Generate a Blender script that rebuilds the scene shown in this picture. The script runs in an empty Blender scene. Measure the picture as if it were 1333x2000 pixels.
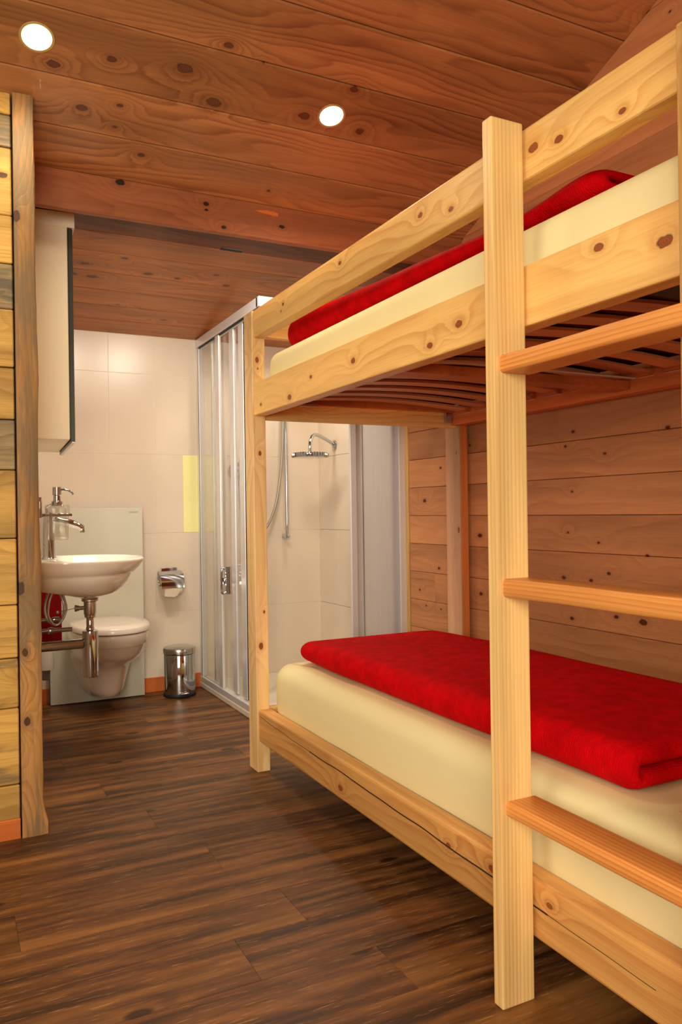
import bpy, bmesh, math, random
from mathutils import Vector, Matrix, noise as mnoise

random.seed(7)
SC = bpy.context.scene
COL = SC.collection
R = math.radians

# ------------------------------------------------------------------ camera
CAM_H = 0.9718
cam_d = bpy.data.cameras.new('camera')
cam = bpy.data.objects.new('camera', cam_d)
COL.objects.link(cam)
yaw, roll = R(26.776), R(0.807)
fwd = Vector((math.sin(yaw), math.cos(yaw), 0))
rt0 = Vector((math.cos(yaw), -math.sin(yaw), 0))
up0 = Vector((0, 0, 1))
rt = rt0 * math.cos(roll) - up0 * math.sin(roll)
up = rt0 * math.sin(roll) + up0 * math.cos(roll)
m = Matrix((rt, up, -fwd)).transposed().to_4x4()
m.translation = Vector((0, 0, CAM_H))
cam.matrix_world = m
cam_d.sensor_fit = 'VERTICAL'
cam_d.sensor_height = 36.0
cam_d.lens = 1535.8 / 2000.0 * 36.0
cam_d.clip_start = 0.02
SC.camera = cam

# ------------------------------------------------------------------ world, lights, exposure
world = bpy.data.worlds.new('world')
SC.world = world
world.use_nodes = True
wn = world.node_tree.nodes
wn['Background'].inputs[0].default_value = (0.75, 0.87, 1.0, 1)
wn['Background'].inputs[1].default_value = 0.6
SC.view_settings.view_transform = 'Standard'
SC.view_settings.look = 'None'
SC.view_settings.gamma = 1
SC.view_settings.exposure = 0.33
SC.view_settings.use_curve_mapping = False
SC.cycles.use_denoising = True
SC.cycles.max_bounces = 8
SC.cycles.diffuse_bounces = 4
SC.cycles.glossy_bounces = 4
SC.cycles.transparent_max_bounces = 24
SC.cycles.transmission_bounces = 6
SC.cycles.sample_clamp_indirect = 6.0
SC.cycles.caustics_reflective = False
SC.cycles.caustics_refractive = False


def lamp(kind, name, loc, target, power, color, size=0.1, size_y=None, spread=None, angle=None):
    d = bpy.data.lights.new(name, kind)
    d.energy = power
    d.color = color
    if kind == 'AREA':
        d.shape = 'RECTANGLE' if size_y else 'DISK'
        d.size = size
        if size_y:
            d.size_y = size_y
        if spread:
            d.spread = R(spread)
    if kind == 'SPOT':
        d.spot_size = R(angle or 120)
        d.spot_blend = 0.6
        d.shadow_soft_size = size
    o = bpy.data.objects.new(name, d)
    o.location = loc
    o.rotation_euler = (Vector(target) - Vector(loc)).to_track_quat('-Z', 'Y').to_euler()
    COL.objects.link(o)
    return o


WARM = (1.0, 0.80, 0.55)
lamp('AREA', 'added_window_light', (-0.80, -1.22, 1.45), (0.45, 3.0, .45), 46, (1.0, 0.90, 0.72), 1.5, 1.3, 140)  # added soft light, fills the room from the unseen rear window
lamp('AREA', 'added_side_light', (-1.66, 0.6, 1.5), (0.6, 1.7, 1.3), 20, (1.0, 0.90, 0.74), 1.3, 1.2)  # added light from the left, brightens the left of the ceiling
lamp('AREA', 'mirror_cabinet_lamp', (0.452, 3.30, 2.005), (0.50, 3.32, 0.9), 7, (1.0, 0.86, 0.68), 0.06, 0.5, 120)

# ------------------------------------------------------------------ small helpers


def lin(c):
    return tuple(((v / 255) / 12.92 if v / 255 <= 0.04045 else ((v / 255 + 0.055) / 1.055) ** 2.4) for v in c) + (1.0,)


def thing(name, label, cat, loc=(0, 0, 0), group=None):
    o = bpy.data.objects.new(name, None)
    o.empty_display_size = 0.05
    o.location = loc
    o['label'] = label
    o['category'] = cat
    if group:
        o['group'] = group
    COL.objects.link(o)
    return o


def tag(o, label, cat, group=None, kind=None):
    if label:
        o['label'] = label
    if cat:
        o['category'] = cat
    if group:
        o['group'] = group
    if kind:
        o['kind'] = kind
    return o


def struct(name, label, cat='structure'):
    o = thing(name, label, cat)
    o['kind'] = 'structure'
    return o


def root_of(p):
    while p.parent:
        p = p.parent
    return p


def link(name, me, mat, parent=None, label=None):
    o = bpy.data.objects.new(name, me)
    COL.objects.link(o)
    if mat:
        if not me.materials:
            me.materials.append(mat)
    if parent:
        o.parent = parent
        # meshes are written in room coordinates, so a part of a thing whose Empty stands at L sits at -L
        if parent.parent is None and parent.type == 'EMPTY':
            o.location = -Vector(parent.location)
    if label:
        o['label'] = label
    return o


class B:
    """collects shapes (room coordinates) and writes them as one mesh"""

    def __init__(s):
        s.bm = bmesh.new()

    def box(s, x0, x1, y0, y1, z0, z1, bev=0.0, seg=2, M=None):
        b = bmesh.new()
        vs = [b.verts.new(p) for p in ((x0, y0, z0), (x1, y0, z0), (x1, y1, z0), (x0, y1, z0), (x0, y0, z1), (x1, y0, z1), (x1, y1, z1), (x0, y1, z1))]
        for f in ((0, 3, 2, 1), (4, 5, 6, 7), (0, 1, 5, 4), (1, 2, 6, 5), (2, 3, 7, 6), (3, 0, 4, 7)):
            b.faces.new([vs[i] for i in f])
        if bev:
            bmesh.ops.bevel(b, geom=list(b.edges), offset=bev, segments=seg, profile=0.5, affect='EDGES')
        if M:
            bmesh.ops.transform(b, matrix=M, verts=b.verts)
        s.join(b)
        return s

    def join(s, b):
        me = bpy.data.meshes.new('t')
        b.to_mesh(me)
        b.free()
        s.bm.from_mesh(me)
        bpy.data.meshes.remove(me)

    def prism(s, poly, axis, a0, a1, bev=0.0, seg=1):
        """poly: 2-D points in the two other axes (in x,y,z order), extruded along axis"""
        b = bmesh.new()

        def P(p, a):
            if axis == 0:
                return (a, p[0], p[1])
            if axis == 1:
                return (p[0], a, p[1])
            return (p[0], p[1], a)
        lo = [b.verts.new(P(p, a0)) for p in poly]
        hi = [b.verts.new(P(p, a1)) for p in poly]
        n = len(poly)
        b.faces.new(lo)
        b.faces.new(hi[::-1])
        for i in range(n):
            b.faces.new((lo[i], hi[i], hi[(i + 1) % n], lo[(i + 1) % n]))
        bmesh.ops.recalc_face_normals(b, faces=b.faces)
        if bev:
            bmesh.ops.bevel(b, geom=list(b.edges), offset=bev, segments=seg, profile=0.5, affect='EDGES')
        s.join(b)
        return s

    def rings(s, rings, close0=True, close1=True, cyclic=True, loop=False):
        vs = [[s.bm.verts.new(p) for p in r] for r in rings]
        if loop:
            close0 = close1 = False
            vs.append(vs[0])
        n = len(rings[0])
        for a, c in zip(vs, vs[1:]):
            for i in range(n if cyclic else n - 1):
                j = (i + 1) % n
                s.bm.faces.new((a[i], a[j], c[j], c[i]))
        if close0:
            s.bm.faces.new(vs[0][::-1])
        if close1:
            s.bm.faces.new(vs[-1])
        return s

    def lathe(s, prof, c, n=32, axis='Z', M=None, loop=False):
        rings = []
        for r, h in prof:
            ring = []
            for i in range(n):
                a = 2 * math.pi * i / n
                u, v = r * math.cos(a), r * math.sin(a)
                if axis == 'Z':
                    p = Vector((c[0] + u, c[1] + v, c[2] + h))
                elif axis == 'Y':
                    p = Vector((c[0] + u, c[1] + h, c[2] + v))
                else:
                    p = Vector((c[0] + h, c[1] + u, c[2] + v))
                ring.append(M @ p if M else p)
            rings.append(ring)
        return s.rings(rings, loop=loop)

    def tube(s, pts, r, n=12, smooth=True):
        pts = [Vector(p) for p in pts]
        if smooth and len(pts) > 2:
            out = []
            for i in range(len(pts) - 1):
                p0 = pts[max(i - 1, 0)]
                p1, p2 = pts[i], pts[i + 1]
                p3 = pts[min(i + 2, len(pts) - 1)]
                for k in range(6):
                    t = k / 6
                    out.append(0.5 * ((2 * p1) + (-p0 + p2) * t + (2 * p0 - 5 * p1 + 4 * p2 - p3) * t * t + (-p0 + 3 * p1 - 3 * p2 + p3) * t ** 3))
            out.append(pts[-1])
            pts = out
        T = (pts[1] - pts[0]).normalized()
        N = T.orthogonal().normalized()
        rings = []
        for i, p in enumerate(pts):
            t = (pts[min(i + 1, len(pts) - 1)] - pts[max(i - 1, 0)]).normalized()
            N = (N - t * N.dot(t)).normalized()
            Bn = t.cross(N)
            rr = r[i * (len(r) - 1) // (len(pts) - 1)] if isinstance(r, (list, tuple)) else r
            rings.append([p + N * rr * math.cos(2 * math.pi * k / n) + Bn * rr * math.sin(2 * math.pi * k / n) for k in range(n)])
        return s.rings(rings)

    def build(s, name, mat, parent=None, label=None, smooth=False, angle=40):
        bmesh.ops.recalc_face_normals(s.bm, faces=s.bm.faces)
        if smooth:
            for f in s.bm.faces:
                f.smooth = True
        me = bpy.data.meshes.new(name)
        s.bm.to_mesh(me)
        s.bm.free()
        if smooth and angle < 180:
            me.set_sharp_from_angle(angle=R(angle))
        return link(name, me, mat, parent, label)


def dup(o, parent):
    c = o.copy()
    COL.objects.link(c)
    c.parent = parent
    return c

# ------------------------------------------------------------------ materials


class NT:
    def __init__(s, name):
        s.mat = bpy.data.materials.new(name)
        s.mat.use_nodes = True
        s.t = s.mat.node_tree
        s.n = s.t.nodes
        s.p = s.n['Principled BSDF']

    def put(s, sock, v):
        if isinstance(v, bpy.types.NodeSocket):
            s.t.links.new(v, sock)
        elif v is not None:
            sock.default_value = v

    def node(s, kind, **kw):
        n = s.n.new(kind)
        for k, v in kw.items():
            setattr(n, k, v)
        return n

    def M(s, op, a, b=None, c=None, clamp=False):
        n = s.node('ShaderNodeMath', operation=op, use_clamp=clamp)
        s.put(n.inputs[0], a)
        s.put(n.inputs[1], b)
        if c is not None:
            s.put(n.inputs[2], c)
        return n.outputs[0]

    def V(s, op, a, b=None):
        n = s.node('ShaderNodeVectorMath', operation=op)
        s.put(n.inputs[0], a)
        s.put(n.inputs[1], b)
        return n.outputs['Value'] if op in ('LENGTH', 'DOT_PRODUCT', 'DISTANCE') else n.outputs[0]

    def comb(s, x, y, z):
        n = s.node('ShaderNodeCombineXYZ')
        for i, v in enumerate((x, y, z)):
            s.put(n.inputs[i], v)
        return n.outputs[0]

    def mix(s, f, a, b, blend='MIX'):
        n = s.node('ShaderNodeMix', data_type='RGBA', blend_type=blend)
        s.put(n.inputs[0], f)
        s.put(n.inputs[6], a)
        s.put(n.inputs[7], b)
        return n.outputs[2]

    def rng(s, v, a, b, c=0.0, d=1.0, smooth=True):
        n = s.node('ShaderNodeMapRange', interpolation_type='SMOOTHSTEP' if smooth else 'LINEAR')
        s.put(n.inputs[0], v)
        for i, q in enumerate((a, b, c, d)):
            s.put(n.inputs[i + 1], q)
        return n.outputs[0]

    def noise(s, vec, scale, detail=2.0, rough=0.5):
        n = s.node('ShaderNodeTexNoise')
        s.put(n.inputs['Vector'], vec)
        n.inputs['Scale'].default_value = scale
        n.inputs['Detail'].default_value = detail
        n.inputs['Roughness'].default_value = rough
        return n.outputs['Fac']

    def bump(s, h, strength, dist=0.002):
        n = s.node('ShaderNodeBump')
        n.inputs['Strength'].default_value = strength
        n.inputs['Distance'].default_value = dist
        s.put(n.inputs['Height'], h)
        s.t.links.new(n.outputs[0], s.p.inputs['Normal'])

    def obj(s):
        return s.node('ShaderNodeTexCoord').outputs['Object']


def plain(name, rgb, rough=0.5, metal=0.0, spec=0.5, coat=0.0, emit=None, estr=0.0):
    t = NT(name)
    t.p.inputs['Base Color'].default_value = lin(rgb)
    t.p.inputs['Roughness'].default_value = rough
    t.p.inputs['Metallic'].default_value = metal
    t.p.inputs['Specular IOR Level'].default_value = spec
    t.p.inputs['Coat Weight'].default_value = coat
    if emit:
        t.p.inputs['Emission Color'].default_value = lin(emit)
        t.p.inputs['Emission Strength'].default_value = estr
    n = t.noise(t.obj(), 6.0, 1.0)
    t.put(t.p.inputs['Roughness'], t.rng(n, 0.2, 0.8, max(rough - 0.008, 0.02), rough + 0.008))
    return t.mat


def wood(name, light, dark, knotc, axis, freq=55.0, amp=2.2, knots=(), kax=None, dens=0.45, kr=0.010, cell=(2.2, 6.0),
         rough=0.45, tone=0.25, contrast=0.55, stain=None, warp=4.0, coat=0.0, bump=0.25):
    """pine seen as boards: growth rings drawn out along `axis`, knots, fine fibre"""
    t = NT(name)
    oc = t.obj()
    sep = t.node('ShaderNodeSeparateXYZ')
    t.put(sep.inputs[0], oc)
    a = sep.outputs[axis]
    others = [i for i in (0, 1, 2) if i != axis]
    if kax is None:
        kax = others[0]
    ob = kax
    oc2 = [i for i in others if i != kax][0]
    b = sep.outputs[ob]
    c = sep.outputs[oc2]
    rnd = t.node('ShaderNodeObjectInfo').outputs['Random']
    off = t.M('MULTIPLY', rnd, 37.3)
    a2 = t.M('ADD', a, off)
    b2 = t.M('ADD', b, t.M('MULTIPLY', rnd, 11.7))
    # distance to knots in knot radii (explicit ones first, then a scatter)
    P2 = t.comb(a, b, 0.0)
    md = None
    for ka, kb, r in knots:
        d = t.V('LENGTH', t.V('MULTIPLY', t.V('SUBTRACT', P2, (ka, kb, 0)), (0.62 / r, 1 / r, 0)))
        md = d if md is None else t.M('MINIMUM', md, d)
    if dens > 0:
        vor = t.node('ShaderNodeTexVoronoi', voronoi_dimensions='2D')
        vc = t.comb(t.M('MULTIPLY', a2, cell[0]), t.M('MULTIPLY', t.M('ADD', b2, t.M('MULTIPLY', c, 0.35)), cell[1]), 0.0)
        t.put(vor.inputs['Vector'], vc)
        vor.inputs['Scale'].default_value = 1.0
        df = t.V('SUBTRACT', vc, vor.outputs['Position'])
        cs = t.node('ShaderNodeSeparateColor')
        t.put(cs.inputs[0], vor.outputs['Color'])
        rr = t.M('MULTIPLY_ADD', cs.outputs[0], kr, kr * 0.35)
        d = t.M('DIVIDE', t.V('LENGTH', t.V('MULTIPLY', df, (0.62 / cell[0], 1 / cell[1], 0))), rr)
        d = t.M('ADD', d, t.M('MULTIPLY', t.M('GREATER_THAN', cs.outputs[1], dens), 60.0))
        md = d if md is None else t.M('MINIMUM', md, d)
    if md is not None:
        md = t.M('ADD', md, t.M('MULTIPLY', t.M('SUBTRACT', t.noise(t.comb(a2, b2, c), 70.0, 1.0), .5), .55))
        md = t.M('MULTIPLY', md, 1.18)
    wob = t.noise(t.comb(t.M('MULTIPLY', a2, 1.1), t.M('MULTIPLY', b2, 5.5), t.M('MULTIPLY', c, 5.5)), 1.0, 2.0, 0.45)
    Rg = t.M('ADD', t.M('MULTIPLY', b2, freq), t.M('MULTIPLY', c, freq * 0.7))
    Rg = t.M('ADD', Rg, t.M('MULTIPLY', wob, amp * 4))
    fine = t.noise(t.comb(t.M('MULTIPLY', a2, 5.0), t.M('MULTIPLY', b2, 60), t.M('MULTIPLY', c, 60)), 1.0, 1.0)
    Rg = t.M('ADD', Rg, t.M('MULTIPLY', fine, 0.35))
    if md is not None:
        fld = t.M('DIVIDE', warp, t.M('ADD', t.M('MULTIPLY', t.M('MULTIPLY', md, md), 0.10), 1.0))
        Rg = t.M('ADD', Rg, fld)
    fr = t.M('FRACT', Rg)
    ramp = t.node('ShaderNodeValToRGB')
    e = ramp.color_ramp.elements
    e[0].position, e[0].color = 0.0, (0.05, 0.05, 0.05, 1)
    e[1].position, e[1].color = 1.0, (0.1, 0.1, 0.1, 1)
    for pos, v in ((0.45, 0.25), (0.80, 0.85), (0.90, 1.0)):
        k = e.new(pos)
        k.color = (v, v, v, 1)
    t.put(ramp.inputs[0], fr)
    g = ramp.outputs[0]
    # the rings stand out strongly in some stretches and fade in others
    vis = t.rng(t.noise(t.comb(t.M('MULTIPLY', a2, 1.6), t.M('MULTIPLY', b2, 9), t.M('MULTIPLY', c, 9)), 1.0, 1.0), 0.3, 0.75, 0.25, 1.0)
    gs = t.M('MULTIPLY', t.M('MULTIPLY', g, contrast), vis)
    col = t.mix(gs, lin(light), lin(dark))
    fib = t.noise(t.comb(t.M('MULTIPLY', a2, 7.0), t.M('MULTIPLY', b2, 300), t.M('MULTIPLY', c, 300)), 1.0, 2.0)
    col = t.mix(t.rng(fib, 0.35, 0.75, 0.0, 0.22), col, lin(dark))
    big = t.noise(t.comb(t.M('MULTIPLY', a2, 0.7), t.M('MULTIPLY', b2, 8), t.M('MULTIPLY', c, 8)), 1.0, 3.0)
    shade = t.rng(big, 0.3, 0.7, 1 - tone, 1 + tone * 0.6)
    shade = t.M('MULTIPLY', shade, t.rng(rnd, 0.0, 1.0, 1 - tone * 0.5, 1 + tone * 0.5, False))
    hsv = t.node('ShaderNodeHueSaturation')
    t.put(hsv.inputs['Value'], shade)
    t.put(hsv.inputs['Color'], col)
    col = hsv.outputs[0]
    if stain:
        sn = t.noise(t.comb(t.M('MULTIPLY', a2, 2.2), t.M('MULTIPLY', b2, 13), t.M('MULTIPLY', c, 13)), 1.0, 4.0, 0.65)
        col = t.mix(t.rng(sn, stain[1], stain[1] + 0.14, 0, stain[2]), col, lin(stain[0]))
    if md is not None:
        halo = t.rng(md, 1.0, 3.2, 0.35, 0.0)
        col = t.mix(halo, col, lin(dark))
        kcol = t.mix(t.rng(t.M('FRACT', t.M('MULTIPLY', md, 3.0)), 0.3, 0.9), lin(knotc), lin(tuple(v * 0.75 for v in knotc)))
        edge = t.rng(md, 0.75, 1.0)
        kcol = t.mix(edge, kcol, lin(tuple(v * 0.50 for v in knotc)))
        col = t.mix(t.rng(md, 1.25, 0.85), col, kcol)
    t.put(t.p.inputs['Base Color'], col)
    t.put(t.p.inputs['Roughness'], t.rng(fib, 0.2, 0.8, rough - 0.06, rough + 0.1))
    t.p.inputs['Coat Weight'].default_value = coat
    t.p.inputs['Specular IOR Level'].default_value = 0.4
    t.bump(t.M('ADD', t.M('MULTIPLY', g, -0.5), t.M('MULTIPLY', fib, 0.5)), bump, 0.0012)
    return t.mat


PL, PD, PK = (242, 200, 122), (202, 132, 58), (166, 88, 42)
guard_k = [(1.204, 1.682, .010), (1.133, 1.668, .008), (0.977, 1.65, .006), (1.486, 1.66, .007), (1.615, 1.69, .007), (2.483, 1.685, .006), (2.502, 1.665, .004), (2.05, 1.70, .006)]
side_k = [(0.891, 1.40, .011), (1.034, 1.434, .008), (1.458, 1.392, .009), (1.578, 1.366, .008), (1.972, 1.40, .009), (2.433, 1.360, .010), (2.26, 1.40, .006), (2.70, 1.37, .006)]
low_k = [(2.092, 0.151, .009), (1.367, 0.20, .008), (1.531, 0.19, .006), (1.187, 0.20, .006)]
M_guard = wood('pine_guard_rail', PL, PD, PK, 1, 26, 1.3, guard_k, 2, dens=0, warp=2.2, rough=.38)
M_side = wood('pine_side_rail', PL, PD, PK, 1, 24, 1.3, side_k, 2, dens=0, warp=2.2, rough=.38)
M_low = wood('pine_low_rail', (224, 170, 98), (172, 100, 44), PK, 1, 26, 1.5, low_k, 2, dens=0, warp=3.0, rough=.4)
M_pineY = wood('pine_along_y', PL, PD, PK, 1, 26, 1.3, (), 2, dens=.35, rough=.4)
M_pineX = wood('pine_along_x', PL, PD, PK, 0, 30, 1.3, (), 2, dens=.35, rough=.4)
post_k = [(1.547, 1.056, .0075), (1.515, 1.058, .003), (1.197, 1.062, .006), (0.473, 1.056, .009), (1.69, 1.05, .003), (0.60, 1.07, .004)]
M_post = wood('pine_far_post', (250, 214, 150), (214, 150, 82), PK, 2, 22, 1.3, post_k, 0, dens=0, warp=3.0, rough=.4)
M_postZ = wood('pine_along_z', PL, PD, PK, 2, 26, 1.3, (), 1, dens=.5, kr=.008, rough=.4)
M_ladder = wood('pine_ladder_post', (255, 222, 150), (228, 160, 84), PK, 2, 105, 0.45, (), 0, dens=0, contrast=.8, rough=.36, warp=0)
M_rung = wood('pine_rung', (236, 165, 88), (190, 100, 42), PK, 1, 120, 0.7, (), 2, dens=.12, contrast=.7, rough=.35)
M_slat = wood('beech_slat', (220, 150, 108), (180, 104, 66), PK, 0, 40, .6, (), 1, dens=0, contrast=.3, rough=.42)
M_backrail = wood('pine_back_rail', (215, 120, 62), (176, 84, 40), PK, 1, 24, 1.3, (), 2, dens=.15, rough=.42)
M_backrail2 = wood('orange_back_post', (226, 134, 66), (186, 92, 40), PK, 2, 30, 1.3, (), 0, dens=.2, rough=.42)
M_pale = wood('pale_back_post', (226, 178, 142), (196, 130, 96), (150, 95, 80), 2, 18, 1.1, [(0.888, 2.79, .009), (1.22, 2.80, .004)], 1, dens=0, contrast=.4, rough=.5)
wall_k = [(2.951, 1.162, .006), (2.793, 1.253, .006), (2.165, 1.251, .006), (2.205, 1.201, .005), (2.013, 1.161, .005), (1.747, 1.224, .006), (2.479, .941, .005), (2.174, 1.034, .004), (2.047, .852, .005), (2.198, .885, .004), (2.223, .718, .007), (2.002, .747, .006), (1.835, .816, .005), (1.856, .596, .011), (2.183, .572, .007), (1.97, .601, .007), (2.647, .753, .006), (2.729, .863, .010), (2.728, .614, .008), (3.02, 1.168, .006), (3.158, 1.02, .009), (3.044, .705, .007), (3.157, .521, .004), (3.032, .517, .004)]
M_wall = wood('spruce_wall', (208, 144, 94), (158, 88, 50), (96, 42, 26), 1, 18, 1.6, wall_k, 2, dens=.18, kr=.006, cell=(3.0, 7.5), contrast=.45, rough=.42, tone=.2)
cf_k = [(.304, 2.451, .013), (.462, 2.392, .010), (.678, 2.366, .017), (.798, 2.455, .017), (1.108, 2.43, .014), (.618, 2.709, .008), (.514, 2.539, .007), (.513, 2.62, .005), (1.106, 2.76, .005), (.783, 2.26, .010), (.905, 2.285, .004), (1.229, 2.296, .010), (.403, 2.575, .012)]
M_ceil = wood('larch_ceiling', (190, 130, 78), (118, 66, 36), (112, 62, 38), 0, 32, 2.4, cf_k, 1, dens=.10, kr=.009, cell=(2.4, 5.2), contrast=.72, warp=4.2, rough=.36, tone=.28, coat=.15)
cb_k = [(.52, 3.62, .012), (.602, 3.627, .016), (.55, 3.50, .013), (.829, 3.527, .013), (.771, 3.925, .006), (1.033, 4.069, .010), (.70, 3.40, .010), (1.12, 3.45, .009), (1.2, 3.55, .012)]
M_ceilb = wood('larch_ceiling_bath', (200, 126, 70), (134, 70, 36), (120, 62, 38), 0, 22, 2.6, cb_k, 1, dens=.15, kr=.008, cell=(3.0, 6.0), contrast=.7, warp=4, rough=.4, tone=.28)
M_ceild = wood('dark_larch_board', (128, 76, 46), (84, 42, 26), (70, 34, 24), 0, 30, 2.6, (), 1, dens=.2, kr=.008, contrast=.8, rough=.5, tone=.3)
M_beam = wood('larch_beam', (176, 106, 64), (120, 64, 36), (50, 22, 16), 0, 20, 2.2, [(.884, 2.125, .008), (.885, 2.103, .005), (1.188, 2.085, .008), (.952, 2.048, .007), (.571, 2.150, .012)], 2, dens=0, contrast=.5, rough=.5, tone=.3)
GREY = (112, 98, 74)
M_weatherA = wood('weathered_yellow_board', (210, 168, 84), (150, 102, 40), (92, 56, 28), 0, 34, 3.2, (), 2, dens=.35, kr=.013, cell=(4.0, 7.0), contrast=.6, rough=.6, tone=.35, stain=(GREY, .55, .75), bump=.6)
M_weatherB = wood('weathered_grey_board', (162, 140, 98), (104, 84, 54), (70, 50, 34), 0, 40, 3.5, (), 2, dens=.3, kr=.012, cell=(4.0, 7.0), contrast=.8, rough=.65, tone=.35, stain=((92, 86, 72), .45, .8), bump=.8)
M_weatherP = wood('weathered_post', (176, 130, 74), (112, 76, 42), (86, 58, 34), 2, 50, 2.6, [(1.88, .205, .012), (.56, .213, .009), (.35, .216, .010)], 0, dens=.25, kr=.012, cell=(2.0, 9.0), contrast=.65, rough=.6, tone=.35, stain=((122, 104, 76), .46, .8), bump=.8)
M_base = wood('orange_baseboard', (204, 112, 52), (168, 82, 36), PK, 0, 30, .8, (), 2, dens=0, contrast=.3, rough=.4)
M_dark = plain('dark_backing', (46, 28, 18), .9)  # dark brown of the board joints and the crack


def floor_mat():
    t = NT('smoked_plank_floor')
    sep = t.node('ShaderNodeSeparateXYZ')
    t.put(sep.inputs[0], t.obj())
    rnd = t.node('ShaderNodeObjectInfo').outputs['Random']
    x = t.M('ADD', sep.outputs[0], t.M('MULTIPLY', rnd, 53.0))
    y = t.M('ADD', sep.outputs[1], t.M('MULTIPLY', rnd, 17.0))
    vor = t.node('ShaderNodeTexVoronoi', voronoi_dimensions='2D')
    vc = t.comb(t.M('MULTIPLY', x, 1.6), t.M('MULTIPLY', y, 4.5), 0.0)
    t.put(vor.inputs['Vector'], vc)
    vor.inputs['Scale'].default_value = 1.0
    df = t.V('SUBTRACT', vc, vor.outputs['Position'])
    cs = t.node('ShaderNodeSeparateColor')
    t.put(cs.inputs[0], vor.outputs['Color'])
    md = t.M('DIVIDE', t.V('LENGTH', t.V('MULTIPLY', df, (0.30, 0.222, 0))), 0.014)
    md = t.M('ADD', md, t.M('MULTIPLY', t.M('GREATER_THAN', cs.outputs[1], .45), 60.0))
    wob = t.noise(t.comb(t.M('MULTIPLY', x, 1.3), t.M('MULTIPLY', y, 7), 0.0), 1.0, 3.0)
    Rg = t.M('ADD', t.M('MULTIPLY', y, 22.0), t.M('MULTIPLY', wob, 12.0))
    Rg = t.M('ADD', Rg, t.M('DIVIDE', 4.0, t.M('ADD', t.M('MULTIPLY', t.M('MULTIPLY', md, md), .08), 1.0)))
    g = t.rng(t.M('PINGPONG', Rg, 1.0), 0.1, 0.9)
    streak = t.noise(t.comb(t.M('MULTIPLY', x, 1.7), t.M('MULTIPLY', y, 26), 0.0), 1.0, 5.0, .6)
    fine = t.noise(t.comb(t.M('MULTIPLY', x, 12), t.M('MULTIPLY', y, 190), 0.0), 1.0, 4.0, .7)
    band = t.noise(t.comb(t.M('MULTIPLY', x, 1.0), t.M('MULTIPLY', y, 9), 3.0), 1.0, 2.0)
    col = t.mix(t.rng(streak, .32, .66), lin((60, 36, 18)), lin((128, 82, 42)))
    col = t.mix(t.M('MULTIPLY', g, .38), col, lin((60, 34, 20)))
    col = t.mix(t.rng(band, .50, .72, 0, .60), col, lin((168, 114, 58)))
    col = t.mix(t.rng(band, .46, .28, 0, .55), col, lin((46, 27, 17)))
    col = t.mix(t.rng(fine, .55, .70, 0, .5), col, lin((200, 150, 92)))
    col = t.mix(t.rng(fine, .42, .26, 0, .5), col, lin((30, 16, 10)))
    col = t.mix(t.rng(md, 1.3, .7, 0, .85), col, lin((34, 19, 13)))
    hsv = t.node('ShaderNodeHueSaturation')
    t.put(hsv.inputs['Value'], t.rng(rnd, 0, 1, .82, 1.18, False))
    t.put(hsv.inputs['Color'], col)
    t.put(t.p.inputs['Base Color'], hsv.outputs[0])
    t.put(t.p.inputs['Roughness'], t.rng(fine, .2, .8, .36, .52))
    t.p.inputs['Specular IOR Level'].default_value = .28
    t.bump(fine, .25, .001)
    return t.mat


M_floor = floor_mat()


def tile_mat(name, rgb, rough=.26):
    t = NT(name)
    n = t.noise(t.obj(), 2.2, 2.0)
    t.put(t.p.inputs['Base Color'], t.mix(t.rng(n, .3, .7), lin(rgb), lin(tuple(v * .965 for v in rgb))))
    t.p.inputs['Roughness'].default_value = rough
    t.bump(t.noise(t.obj(), 3.0, 1.0), .12, .004)
    return t.mat


M_tile = tile_mat('glazed_cream_tile', (232, 217, 198))
M_stripY = tile_mat('pale_yellow_strip', (255, 250, 178))
M_grout = plain('pale_grout', (240, 230, 212), .7)
M_white = plain('white_paint', (235, 228, 212), .6)
M_cab = plain('white_lacquer', (243, 232, 205), .35)
M_ceram = plain('white_ceramic', (236, 226, 212), .12, coat=.4)
M_lid = plain('white_toilet_lid', (224, 212, 200), .2, coat=.2)
M_plastic = plain('grey_white_plastic', (214, 210, 200), .4)
M_chrome = plain('chrome', (196, 202, 208), .07, 1.0)
M_steel = plain('brushed_steel', (194, 194, 192), .22, 1.0)
M_nickel = plain('satin_nickel', (190, 186, 178), .3, 1.0)
M_alu = plain('silver_shower_profile', (222, 222, 225), .30, .25)
M_rubber = plain('black_rubber', (24, 24, 30), .6)
M_mirror = plain('mirror_silver', (238, 240, 238), .02, 1.0)
M_mirredge = plain('dark_mirror_edge', (48, 54, 46), .3)
M_panel = plain('pale_green_glass_panel', (214, 214, 198), .08, coat=.5)
M_panelside = plain('aluminium_cistern_side', (120, 118, 110), .35, .6)
M_paper = plain('toilet_paper', (240, 226, 206), .9)
M_letter = plain('grey_print', (150, 146, 138), .6)
M_redtowel = plain('red_terry', (136, 4, 14), .95, spec=.2)
M_tray = plain('white_shower_tray', (232, 224, 210), .25)
M_lamp = plain('lit_lamp_glass', (255, 250, 230), .5, emit=(255, 247, 205), estr=1.15)
M_ring = plain('lamp_ring', (212, 190, 120), .4, .5)
M_vent = plain('dark_filler', (44, 40, 38), .8)


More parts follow.
